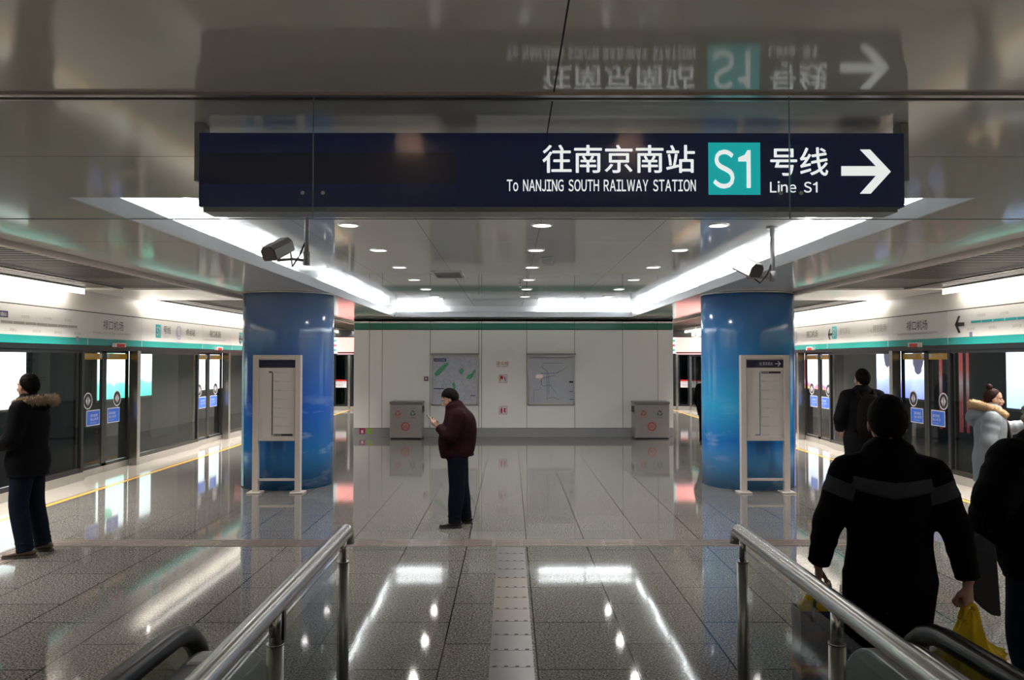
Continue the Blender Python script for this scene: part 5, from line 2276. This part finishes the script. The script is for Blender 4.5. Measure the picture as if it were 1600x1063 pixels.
# ---- 1. standing phone user, seen in profile facing the blank side
MAROON = mat('maroon_jacket', (0.017, 0.0055, 0.008), 0.65, spec=0.03, var=0.25, vscale=10, bumps=0.3, bscale=25)
NAVYT = mat('navy_trousers', (0.007, 0.0085, 0.014), 0.7, spec=0.03, var=0.25, vscale=10, bumps=0.3, bscale=25)
SHOEB = mat('black_shoe', (0.020, 0.018, 0.016), 0.4, var=0.2)
p = Person('person in a dark maroon jacket and navy trousers standing and reading a phone, head bowed', (at(715, 9.62), 9.62, 0), R(90), 1.68)
p.fat, p.belly, p.lean, p.deep = 1.08, 0.07, 0.05, 1.28
p.J['neck'] = (0, 0.035, 1.46)
p.J['head'] = (0, 0.105, 1.585)
p.hpitch = R(-30)
p.J['shl'], p.J['shr'] = (-0.175, -0.02, 1.385), (0.175, -0.02, 1.385)
p.J['ell'], p.J['elr'] = (-0.245, 0.07, 1.125), (0.245, 0.05, 1.12)
p.J['wrl'], p.J['wrr'] = (-0.085, 0.235, 1.235), (0.08, 0.215, 1.225)
p.J['hipl'], p.J['hipr'] = (-0.095, 0.0, 0.90), (0.095, 0.0, 0.90)
p.J['knl'], p.J['knr'] = (-0.11, 0.00, 0.49), (0.12, -0.035, 0.49)
p.J['anl'], p.J['anr'] = (-0.13, 0.03, 0.09), (0.15, -0.09, 0.09)
p.handdir = {'l': (0.35, 0.75, 0.45), 'r': (-0.35, 0.75, 0.35)}
p.handback = {'l': (-0.5, 0.35, -0.6), 'r': (0.5, 0.35, -0.6)}
p.thumbdir = {'l': (0.2, -0.3, 0.9), 'r': (-0.2, -0.3, 0.9)}
p.curl = {'l': 38, 'r': 45}
p.body()
M = p.headM()
hair_cap(M, HAIRB, 'hair', p.root, front=0.030, back=-0.088, side=-0.022, grow=1.02, rough=0.05, seed=3)
face(M, p.root, True)
p.jacket(MAROON, hem=0.875, grow=0.046, arm=(0.10, 0.085, 0.054), collar=0.06)
p.trousers(NAVYT, r=(0.128, 0.102, 0.078), top=1.02)
shoe(p.pt('anl'), R(8), SHOEB, p.root, p.k * 0.96)
shoe(p.pt('anr'), R(-10), SHOEB, p.root, p.k * 0.96)
# the phone, held in both hands
RM = wmat(p.root)
ph = thing('phone', 'dark phone held in both hands by the person in the maroon jacket', 'phone', RM @ Vector((0.0, 0.34, 1.26)), R(90))
m = MB()
PM = RM @ Matrix.Translation((0.0, 0.325, 1.275)) @ Matrix.Rotation(R(14), 4, 'Z') @ Matrix.Rotation(R(-42), 4, 'X')
m.box((-0.036, -0.004, -0.075), (0.036, 0.004, 0.075), BLACKF, 0.003, PM)
m.build('case', ph)
m = MB()
m.box((-0.032, -0.0052, -0.068), (0.032, -0.0042, 0.068), emit('phone_display', (0.95, 0.9, 0.95), 1.5, (0.02, 0.02, 0.02)), 0.0, PM)
m.build('display', ph)

# ---- 2. man at the platform screen, dark coat with a fur-edged hood
COATD = mat('dark_parka', (0.006, 0.006, 0.0075), 0.75, spec=0.03, var=0.3, vscale=8, bumps=0.3, bscale=22)
JEANS = mat('dark_denim', (0.006, 0.0088, 0.0155), 0.75, spec=0.03, var=0.35, vscale=12, bumps=0.25, bscale=30)
SHOEBR = mat('brown_shoe', (0.075, 0.050, 0.035), 0.5, var=0.25)
FURT = mat('tan_fur', (0.28, 0.20, 0.13), 0.9, var=0.3, vscale=30)
p = Person('person in a black parka with brown fur-trimmed hood and jeans by the glass screen', (at(44, 8.22), 8.22, 0), R(96), 1.84)
p.fat = 1.12
p.hyaw = R(-22)
p.J['ell'], p.J['elr'] = (-0.26, 0.03, 1.13), (0.265, 0.02, 1.12)
p.J['wrl'], p.J['wrr'] = (-0.16, 0.25, 1.06), (0.13, 0.27, 1.05)
p.J['knl'], p.J['knr'] = (-0.125, 0.02, 0.49), (0.115, -0.02, 0.49)
p.J['anl'], p.J['anr'] = (-0.14, -0.05, 0.09), (0.13, -0.09, 0.09)
p.J['toel'], p.J['toer'] = R(10), R(-6)
p.handback = {'l': (-0.3, 0.2, 0.9), 'r': (0.3, 0.2, 0.9)}
p.thumbdir = {'l': (1, 0, 0.2), 'r': (-1, 0, 0.2)}
p.curl = {'l': 35, 'r': 35}
p.body()
M = p.headM()
hair_cap(M, HAIRB, 'hair', p.root, front=0.042, back=-0.085, side=-0.03, grow=1.0, rough=0.05, seed=9)
face(M, p.root)
k = p.k


def hood(m):
    nk = p.pt('neck')
    loft(m, [(nk.x - 0.14, nk.y + 0.0, nk.z + 0.0, 0.05, 0.05), (nk.x - 0.10, nk.y - 0.09, nk.z + 0.02, 0.07, 0.06), (nk.x, nk.y - 0.135, nk.z - 0.005, 0.09, 0.075), (nk.x + 0.10, nk.y - 0.09, nk.z + 0.02, 0.07, 0.06), (nk.x + 0.14, nk.y, nk.z, 0.05, 0.05)], COATD, n=16)


p.jacket(COATD, hem=0.77, grow=0.045, arm=(0.10, 0.085, 0.062), collar=0.09, flare=0.03, extra=hood)
nk = p.pt('neck')
fp = catmull([(nk.x - 0.17, nk.y + 0.06, nk.z - 0.01), (nk.x - 0.19, nk.y - 0.06, nk.z + 0.01), (nk.x - 0.11, nk.y - 0.19, nk.z + 0.03), (nk.x + 0.02, nk.y - 0.225, nk.z + 0.01), (nk.x + 0.14, nk.y - 0.18, nk.z + 0.025), (nk.x + 0.19, nk.y - 0.06, nk.z + 0.01), (nk.x + 0.17, nk.y + 0.05, nk.z - 0.01)], 5)
fur_ring(p.root, fp, 0.030, FURT, 1600, 0.045, 5)
p.trousers(JEANS, r=(0.112, 0.086, 0.072), top=1.0)
shoe(p.pt('anl'), p.J['toel'], SHOEBR, p.root, p.k)
shoe(p.pt('anr'), p.J['toer'], SHOEBR, p.root, p.k)

# ---- 3. near man with two bags, from behind
BLK = mat('black_jacket', (0.0045, 0.0045, 0.0052), 0.7, spec=0.03, var=0.3, vscale=8, bumps=0.35, bscale=16)
BLKT = mat('black_trousers', (0.004, 0.004, 0.005), 0.75, spec=0.03, var=0.3, vscale=8, bumps=0.2, bscale=30)
GREYB = mat('slate_stripe', (0.045, 0.050, 0.060), 0.7, spec=0.03, var=0.2, vscale=12)
D3 = 3.95
p = Person('person in a black jacket with grey chevron stripe, a bag in each hand', (at(1388, D3), D3, 0), R(-17), 1.815)
p.skin = SKIND
p.fat = 1.02
p.hscale = 1.07
p.J['head'] = (0.0, 0.03, 1.622)
p.J['shl'], p.J['shr'] = (-0.178, -0.01, 1.39), (0.178, -0.01, 1.39)
p.J['ell'], p.J['elr'] = (-0.278, -0.03, 1.13), (0.282, -0.03, 1.13)
p.J['wrl'], p.J['wrr'] = (-0.315, 0.03, 0.92), (0.328, -0.02, 0.905)
p.J['hipl'], p.J['hipr'] = (-0.10, 0, 0.90), (0.10, 0, 0.90)
p.J['knl'], p.J['knr'] = (-0.12, 0.06, 0.49), (0.06, -0.02, 0.48)
p.J['anl'], p.J['anr'] = (-0.12, 0.02, 0.09), (0.05, -0.22, 0.14)
p.handback = {'l': (-1, 0.1, 0), 'r': (0.75, -0.65, 0)}
p.thumbdir = {'l': (0, 1, 0), 'r': (-0.65, -0.75, 0)}
p.handdir = {'l': (0, 0.1, -1), 'r': (0.0, 0.05, -1)}
p.curl = {'l': [80, 80, 80, 80], 'r': [74, 80, 82, 84]}
p.body()
M = p.headM()
hair_cap(M, HAIRB, 'hair', p.root, front=0.042, back=-0.072, side=-0.022, grow=1.0, rough=0.03, seed=21)
face(M, p.root)
p.jacket(BLK, hem=0.84, grow=0.036, arm=(0.088, 0.070, 0.052), collar=0.035, flare=0.0, quilt=0.045, vox=0.009)
k = p.k
# chevron stripe across the back: a thin band following the jacket's back
m = MB()
secs = p.torso(0.040, 1.05, 1.46)


def backpoint(x, z, off):
    """point on the back of the jacket"""
    for a, b in zip(SB, SB[1:]):
        if a[2] <= z <= b[2]:
            t = (z - a[2]) / (b[2] - a[2])
            rx = a[3] + (b[3] - a[3]) * t
            ry = a[4] + (b[4] - a[4]) * t
            cy = a[1] + (b[1] - a[1]) * t
            u = min(0.97, abs(x) / rx)
            return Vector((x, cy - ry * math.sqrt(1 - u * u) - off, z))
    return Vector((x, 0, z))


SB = catmull(secs, 4)
kk = m.mi(GREYB)
N = 22
grid = []
for i in range(N + 1):
    u = -1 + 2 * i / N
    x = u * 0.215 * k
    ztop = (1.362 + 0.022 * abs(u)) * k
    zbot = (1.285 + 0.040 * abs(u)) * k
    grid.append([backpoint(x, zbot + (ztop - zbot) * j / 4, 0.010) for j in range(5)])
V = [[m.bm.verts.new(q) for q in row] for row in grid]
for i in range(N):
    for j in range(4):
        f = m.bm.faces.new((V[i][j], V[i + 1][j], V[i + 1][j + 1], V[i][j + 1]))
        f.material_index = kk
        f.smooth = True
st = m.build('back_stripe', p.root, 'slate grey chevron stripe', local=True)
sm = st.modifiers.new('thick', 'SOLIDIFY')
sm.thickness = 0.02
sm.offset = -1
jk = [o for o in p.root.children if o.name.startswith('jacket')][0]
sw = st.modifiers.new('cling', 'SHRINKWRAP')
sw.target = jk
sw.wrap_method = 'NEAREST_SURFACEPOINT'
sw.offset = 0.004
for n in 'lr':
    s_ = -1 if n == 'l' else 1
    m = MB()
    sh, el = p.pt('sh' + n), p.pt('el' + n)
    a0 = sh.lerp(el, 0.20)
    a1 = sh.lerp(el, 0.46)
    d = (el - sh).normalized()
    u = d.orthogonal().normalized()
    v = d.cross(u)
    rings = []
    for t in (0, 0.33, 0.66, 1):
        c = a0.lerp(a1, t)
        r_ = (0.099 - 0.006 * t) * k
        rings.append(m.ring(c, u, v, r_, r_, 24))
    m.skin(rings, GREYB, cap=False)
    o = m.build('sleeve_stripe', p.root, 'slate grey band round the sleeve', local=True)
    sw = o.modifiers.new('cling', 'SHRINKWRAP')
    sw.target = jk
    sw.wrap_method = 'NEAREST_SURFACEPOINT'
    sw.offset = 0.003
p.trousers(BLKT, r=(0.112, 0.088, 0.072), top=1.0)
shoe(p.pt('anl'), R(4), SHOEB, p.root, p.k)
shoe(p.pt('anr'), R(-4), SHOEB, p.root, p.k, R(-22))
HR = wmat(p.root) @ (p.pt('wrr') + Vector((0.0, 0.0, -0.135)))
HL = wmat(p.root) @ (p.pt('wrl') + Vector((-0.0, 0.005, -0.135)))

# yellow carrier bag
m0 = bpy.data.materials.new('yellow_thin_plastic')
m0.use_nodes = True
b0 = m0.node_tree.nodes['Principled BSDF']
b0.inputs['Base Color'].default_value = (0.80, 0.55, 0.02, 1)
setp(b0, rough=0.3, trans=0.25, ior=1.2)
b0.inputs['Emission Strength'].default_value = 0.0
bump(m0.node_tree, b0, noisen(m0.node_tree, objco(m0.node_tree), 22, 3), 0.5, 0.01)
YBAG = m0


def yellow_bag(root, top, zb, w_, d_, flare_):
    m = MB()
    n = 64
    zt = top.z
    H = zt - zb
    rings = []
    prof = [(0.0, 0.14, 0.2), (0.02, 0.22, 0.35), (0.20, 0.38, 0.6), (0.36, 0.58, 0.8), (0.47, 1.0, 0.9), (0.50, 1.30, 0.95), (0.54, 1.26, 1.0), (0.62, 1.08, 1.0), (0.8, 1.1, 1.05), (0.95, 1.0, 0.95), (1.0, 0.8, 0.7)]
    rnd = random.Random(4)
    for t, a, b in prof:
        ring = []
        for i in range(n):
            an = 2 * PI * i / n
            rip = 1 + 0.15 * math.sin(an * 6 + t * 2) * (1 - t * 0.5) + 0.09 * math.sin(an * 13 + t * 9) + 0.06 * noise.noise(Vector((math.cos(an) * 3, math.sin(an) * 3, t * 6)))
            ring.append(m.bm.verts.new((top.x + math.cos(an) * a * w_ * rip, top.y + math.sin(an) * b * d_ * rip, zt - H * t + 0.02 * noise.noise(Vector((math.cos(an) * 2, math.sin(an) * 2, 4 + t * 3))) * min(1, t * 3))))
        rings.append(ring)
    m.skin(rings, YBAG)
    return m.build('bag_body', root)


bag = thing('plastic_bag', 'yellow plastic carrier bag in the bare hand of the person with the chevron jacket', 'bag', (HR.x, HR.y, 0.42), 0)
o = yellow_bag(bag, Vector((HR.x + 0.005, HR.y, HR.z - 0.0)), 0.40, 0.125, 0.095, 1.0)
m = MB()
for d in (-1, 1):
    m.tube(catmull([(HR.x - 0.035, HR.y + d * 0.02, HR.z - 0.05), (HR.x - 0.015, HR.y + d * 0.012, HR.z + 0.015), (HR.x + 0.02, HR.y + d * 0.012, HR.z + 0.022), (HR.x + 0.04, HR.y + d * 0.02, HR.z - 0.05)], 4), 0.010, YBAG, 8)
m.build('handle', bag)

# printed shopping bag with a yellow bag inside
def sunset(t, x, y, z):
    n = noisen(t, objco(t), 14.0, 4, 0.6)
    zz = mathn(t, 'ADD', mathn(t, 'MULTIPLY', z, 2.5), mathn(t, 'MULTIPLY', mathn(t, 'SUBTRACT', n, 0.5), 0.22))
    return ramp(t, zz, [(0.0, (0.015, 0.02, 0.035)), (0.16, (0.03, 0.03, 0.045)), (0.22, (0.40, 0.12, 0.02)), (0.27, (0.45, 0.28, 0.02)), (0.32, (0.35, 0.06, 0.02)), (0.37, (0.05, 0.04, 0.06)), (0.62, (0.025, 0.04, 0.10)), (0.72, (0.09, 0.045, 0.05)), (0.76, (0.022, 0.038, 0.10)), (1.0, (0.018, 0.03, 0.085))])


SUNSET = sheet_art('sunset_print', sunset, 0.35)
LOOP = mat('grey_bag_strap', (0.06, 0.06, 0.07), 0.6)
bz0, bz1 = 0.335, 0.735
bx, by = HL.x - 0.0, HL.y
bag = thing('shopping_bag', 'dark blue shopping bag with a sunset print held by the person with the chevron jacket', 'bag', (bx, by, bz0), 0)
m = MB()
hw, hd = 0.115, 0.07
A = [(bx - hw, by - hd), (bx + hw, by - hd), (bx + hw, by + hd), (bx - hw, by + hd)]
n = len(A)
lo = [m.bm.verts.new((x, y, bz0)) for x, y in A]
hi = [m.bm.verts.new((bx + (x - bx) * 1.02, by + (y - by) * 0.9, bz1)) for x, y in A]
kk = m.mi(SUNSET)
f = m.bm.faces.new(list(reversed(lo)))
f.material_index = kk
for i in range(4):
    f = m.bm.faces.new((lo[i], lo[(i + 1) % 4], hi[(i + 1) % 4], hi[i]))
    f.material_index = kk
bmesh.ops.subdivide_edges(m.bm, edges=m.bm.edges[:], cuts=8, use_grid_fill=True)
for v in m.bm.verts:
    v.co.y += 0.008 * noise.noise(v.co * 9)
    v.co.x += 0.006 * noise.noise(v.co * 8 + Vector((5, 0, 0)))
o = m.build('bag_body', bag)
sm = o.modifiers.new('t', 'SOLIDIFY')
sm.thickness = 0.003
for d in (-1, 1):
    m = MB()
    m.tube(catmull([(bx - 0.055, by + d * hd * 0.92, bz1 - 0.05), (bx - 0.05, by + d * hd * 0.9, bz1), (bx - 0.015, by + d * 0.012, HL.z - 0.005), (bx + 0.015, by + d * 0.012, HL.z - 0.005), (bx + 0.05, by + d * hd * 0.9, bz1), (bx + 0.055, by + d * hd * 0.92, bz1 - 0.05)], 5), 0.009, LOOP, 8, up=(0, 1, 0), ry=0.003)
    m.build('handle', bag)
inner = thing('plastic_bag', 'crumpled yellow plastic bag poking out of the dark blue shopping bag', 'bag', (bx, by, bz1 - 0.1), 0)
m = MB()
m.ball((bx - 0.01, by, bz1 - 0.01), (0.092, 0.048, 0.085), YBAG, None, 24, lambda d: 1 + 0.16 * noise.noise(d * 3.1) + 0.08 * noise.noise(d * 8))
m.build('bag_body', inner)
m = MB()
m.tube(catmull([(bx - 0.01, by, bz1 + 0.06), (bx - 0.005, by, bz1 + 0.09), (bx + 0.02, by + 0.01, bz1 + 0.105)], 4), [0.022, 0.02, 0.018, 0.017, 0.016, 0.014, 0.012, 0.010, 0.008], YBAG, 8)
m.build('knot', inner)

# ---- 4. person in black at the picture edge, shoulder bag
D4 = 4.25
p = Person('person in a thick black coat and jeans with a grey shoulder bag', (at(1632, D4), D4, 0), R(12), 1.83)
p.fat = 1.2
p.J['shl'], p.J['shr'] = (-0.19, -0.01, 1.40), (0.19, -0.01, 1.40)
p.J['ell'], p.J['elr'] = (-0.355, -0.05, 1.215), (0.30, -0.05, 1.16)
p.J['wrl'], p.J['wrr'] = (-0.27, 0.13, 1.0), (0.2, 0.2, 1.1)
p.J['knl'], p.J['knr'] = (-0.105, 0.02, 0.49), (0.11, 0.03, 0.49)
p.J['anl'], p.J['anr'] = (-0.12, -0.12, 0.10), (0.12, 0.05, 0.09)
p.handback = {'l': (-0.3, 0.2, 0.9), 'r': (0.3, 0.2, 0.9)}
p.thumbdir = {'l': (1, 0, 0.2), 'r': (-1, 0, 0.2)}
p.body()
M = p.headM()
hair_cap(M, HAIRB, 'hair', p.root, grow=1.0, seed=31)
face(M, p.root)
p.jacket(BLK, hem=0.80, grow=0.055, arm=(0.128, 0.100, 0.075), collar=0.09, flare=0.0, quilt=0.04)
p.trousers(JEANS, r=(0.112, 0.092, 0.078), top=1.0)
shoe(p.pt('anl'), R(4), SHOEB, p.root, p.k, R(-6))
shoe(p.pt('anr'), R(-8), SHOEB, p.root, p.k)
GBAG = mat('grey_bag_fabric', (0.045, 0.047, 0.055), 0.7, spec=0.03, var=0.2, vscale=10)
y = 4.05
a, b = P(1511, 960, y), P(1560, 838, y)
bag = thing('shoulder_bag', 'grey flat shoulder bag hanging at the side of the person in the thick black coat', 'bag', ((a.x + b.x) / 2, y, a.z), 0)
m = MB()
pts = [P(1513, 838, y), P(1523, 832, y), P(1548, 850, y), P(1556, 960, y), P(1541, 958, y), P(1508, 925, y)]
m.prism([(q.x, q.y - 0.05, q.z) for q in pts], (0.02, 0.12, 0), GBAG)
o = m.build('bag_body', bag)
bv = o.modifiers.new('b', 'BEVEL')
bv.width = 0.012
bv.segments = 3
m = MB()
q0, q1, q2 = P(1530, 834, y), P(1537, 800, y), P(1560, 740, y + 0.1)
m.tube(catmull([tuple(q0), tuple(q1), tuple(q2), tuple(P(1598, 690, y + 0.22))], 5), 0.016, BLKT, 8, up=(0, 1, 0), ry=0.004)
m.build('strap', bag)
m = MB()
q = P(1510, 894, y - 0.03)
m.ball((q.x, q.y, q.z), (0.010, 0.008, 0.022), BLKT)
m.cyl((q.x, q.y, q.z + 0.015), (q.x + 0.005, q.y, q.z + 0.05), 0.004, BLKT, 8)
m.build('zip_pull', bag)

# ---- 5. woman in a pale padded coat, side on, one arm out
COATP = mat('pale_blue_grey_coat', (0.19, 0.215, 0.245), 0.6, var=0.12, vscale=8, bumps=0.4, bscale=14)
FURC = mat('cream_fur', (0.46, 0.31, 0.17), 0.9, var=0.2, vscale=30)
BOOT = mat('tan_boot', (0.42, 0.24, 0.11), 0.6, var=0.1)
p = Person('person with a hair bun in a pale padded coat with cream fur hood', (at(1546, 9.2), 9.2, 0), R(-112), 1.66)
p.skin = SKIN
p.fat = 1.0
p.hyaw = R(-4)
p.hpitch = R(-6)
p.J['neck'] = (0, 0.02, 1.475)
p.J['head'] = (0, 0.055, 1.625)
p.J['shl'], p.J['shr'] = (-0.165, 0, 1.40), (0.165, 0, 1.40)
p.J['elr'], p.J['wrr'] = (0.23, -0.05, 1.12), (0.20, 0.10, 0.92)
p.J['ell'], p.J['wrl'] = (-0.20, 0.22, 1.25), (-0.16, 0.47, 1.32)
p.handback = {'l': (-0.8, 0, 0.5), 'r': (1, 0, 0)}
p.thumbdir = {'l': (0.4, 0, 0.9), 'r': (0, 1, 0)}
p.J['anl'], p.J['anr'] = (-0.09, 0.05, 0.09), (0.10, -0.08, 0.09)
p.body()
M = p.headM()
o = hair_cap(M, HAIRR, 'hair', p.root, front=0.045, back=-0.075, side=-0.02, grow=0.97, rough=0.015, seed=41)
m = MB()
m.ball(M @ Vector((0, -0.062, 0.135)), (0.036, 0.036, 0.040), HAIRR, None, 18, lambda d: 1 + 0.08 * noise.noise(d * 5))
m.build('hair_bun', p.root, local=True)
m = MB()
c = M @ Vector((0, -0.045, 0.108))
m.tube([c + Vector((0.024 * math.cos(2 * PI * i / 14), 0.024 * math.sin(2 * PI * i / 14), 0.0)) for i in range(14)], 0.007, STW, 8, closed=True)
m.build('hair_tie', p.root, 'pale hair tie', local=True)
face(M, p.root)
k = p.k


def hood2(m):
    nk = p.pt('neck')
    loft(m, [(nk.x, nk.y - 0.05, nk.z - 0.02, 0.13, 0.08), (nk.x, nk.y - 0.13, nk.z - 0.03, 0.14, 0.09), (nk.x, nk.y - 0.19, nk.z - 0.075, 0.10, 0.075), (nk.x, nk.y - 0.19, nk.z - 0.13, 0.06, 0.05)], COATP, side=(1, 0, 0), n=18)


p.jacket(COATP, hem=0.62, grow=0.06, arm=(0.105, 0.09, 0.065), collar=0.05, flare=0.02, quilt=0.05, extra=hood2)
nk = p.pt('neck')
fp = catmull([(nk.x + 0.08, nk.y + 0.125, nk.z - 0.055), (nk.x + 0.125, nk.y + 0.05, nk.z + 0.005), (nk.x + 0.13, nk.y - 0.06, nk.z + 0.045), (nk.x + 0.085, nk.y - 0.155, nk.z + 0.07), (nk.x, nk.y - 0.185, nk.z + 0.075), (nk.x - 0.085, nk.y - 0.155, nk.z + 0.07), (nk.x - 0.13, nk.y - 0.06, nk.z + 0.045), (nk.x - 0.125, nk.y + 0.05, nk.z + 0.005), (nk.x - 0.08, nk.y + 0.125, nk.z - 0.055)], 5)
fur_ring(p.root, fp, 0.044, FURC, 2600, 0.024, 6)
m = MB()
for d in (-1, 1):
    loft(m, [(d * 0.06, nk.y + 0.10, nk.z - 0.03, 0.035, 0.02), (d * 0.05, nk.y + 0.16, nk.z - 0.16, 0.045, 0.02), (d * 0.035, nk.y + 0.195, nk.z - 0.36, 0.04, 0.018)], mat('brown_scarf', (0.035, 0.022, 0.02), 0.8, var=0.3), side=(1, 0, 0), n=12)
m.build('scarf', p.root, local=True)
p.trousers(NAVYT, r=(0.09, 0.066, 0.056), top=0.98)
shoe(p.pt('anl'), R(0), BOOT, p.root, p.k * 0.95)
shoe(p.pt('anr'), R(0), BOOT, p.root, p.k * 0.95)

# ---- 6. man with a backpack facing the platform doors
COATN = mat('dark_coat', (0.010, 0.0095, 0.011), 0.7, spec=0.03, var=0.3, vscale=8, bumps=0.3, bscale=20)
D6 = 10.3
p = Person('person in a long dark coat with a backpack, facing the glass doors, seen from behind', (at(1348, D6), D6, 0), R(-4), 1.865)
p.skin = SKIN
p.fat = 1.05
p.hyaw = R(12)
p.J['ell'], p.J['elr'] = (-0.265, 0.0, 1.15), (0.26, 0.0, 1.15)
p.J['wrl'], p.J['wrr'] = (-0.20, 0.20, 1.02), (0.19, 0.2, 1.02)
p.handback = {'l': (-0.6, 0.2, 0.6), 'r': (0.6, 0.2, 0.6)}
p.thumbdir = {'l': (0.8, 0.1, 0.3), 'r': (-0.8, 0.1, 0.3)}
p.body()
M = p.headM()
hair_cap(M, HAIRB, 'hair', p.root, front=0.042, back=-0.085, side=-0.03, grow=1.0, rough=0.03, seed=51)
face(M, p.root)
m = MB()
for s_ in (-1, 1):
    m.tube([M @ Vector((s_ * 0.033 + 0.022 * math.cos(2 * PI * i / 16), 0.097, 0.002 + 0.017 * math.sin(2 * PI * i / 16))) for i in range(16)], 0.0016, BLACKF, 6, closed=True)
    m.tube([M @ Vector((s_ * 0.055, 0.096, 0.004)), M @ Vector((s_ * 0.079, 0.05, 0.006)), M @ Vector((s_ * 0.082, -0.005, 0.004))], 0.0018, BLACKF, 6)
m.build('glasses', p.root, local=True)
p.jacket(COATN, hem=0.70, grow=0.04, arm=(0.095, 0.08, 0.06), collar=0.085, flare=0.03)
p.trousers(BLKT, top=1.0)
shoe(p.pt('anl'), R(6), SHOEB, p.root, p.k)
shoe(p.pt('anr'), R(-6), SHOEB, p.root, p.k)
RM = wmat(p.root)
k = p.k
PACK = mat('backpack_fabric', (0.011, 0.0075, 0.008), 0.65, spec=0.03, var=0.3, vscale=12)
bp = thing('backpack', 'dark backpack worn by the person in the long dark coat', 'backpack', RM @ (Vector((0, -0.25, 0.98)) * k), R(-4))
m = MB()
loft(m, [tuple([*(RM @ (Vector((0, -0.245, z)) * k)), rx * k, ry * k]) for z, rx, ry in ((0.98, 0.13, 0.055), (1.05, 0.15, 0.085), (1.18, 0.152, 0.088), (1.32, 0.14, 0.07), (1.42, 0.10, 0.045))], PACK, side=RM.to_3x3() @ Vector((1, 0, 0)), n=24)
m.build('pack_body', bp)
m = MB()
loft(m, [tuple([*(RM @ (Vector((0, -0.335, z)) * k)), rx * k, ry * k]) for z, rx, ry in ((1.02, 0.10, 0.02), (1.1, 0.115, 0.03), (1.18, 0.11, 0.022))], PACK, side=RM.to_3x3() @ Vector((1, 0, 0)), n=18)
m.build('front_pocket', bp)
for s_ in (-1, 1):
    m = MB()
    m.tube(catmull([tuple(RM @ (Vector(q) * k)) for q in ((s_ * 0.09, -0.20, 1.40), (s_ * 0.105, -0.09, 1.50), (s_ * 0.115, 0.06, 1.48), (s_ * 0.125, 0.165, 1.36), (s_ * 0.15, 0.16, 1.2), (s_ * 0.185, 0.02, 1.08), (s_ * 0.14, -0.17, 1.02))], 5), 0.024, PACK, 10, up=RM.to_3x3() @ Vector((0, 1, 0.3)), ry=0.007)
    m.build('shoulder_strap', bp)

# ---- 7. figure half hidden behind the column
D7 = 18.6
p = Person('person in black standing half hidden behind the column with the arrow board', (at(1104, D7), D7, 0), R(-30), 1.66)
p.fat = 1.12
p.J['ell'] = (-0.27, 0.02, 1.12)
p.J['wrl'] = (-0.23, 0.14, 0.92)
p.body()
M = p.headM()
hair_cap(M, HAIRR, 'hair', p.root, grow=1.0, seed=61)
face(M, p.root)
p.jacket(COATD, hem=0.72, grow=0.045, flare=0.03)
p.trousers(BLKT, top=1.0)
shoe(p.pt('anl'), R(6), SHOEB, p.root, p.k)
shoe(p.pt('anr'), R(-6), SHOEB, p.root, p.k)
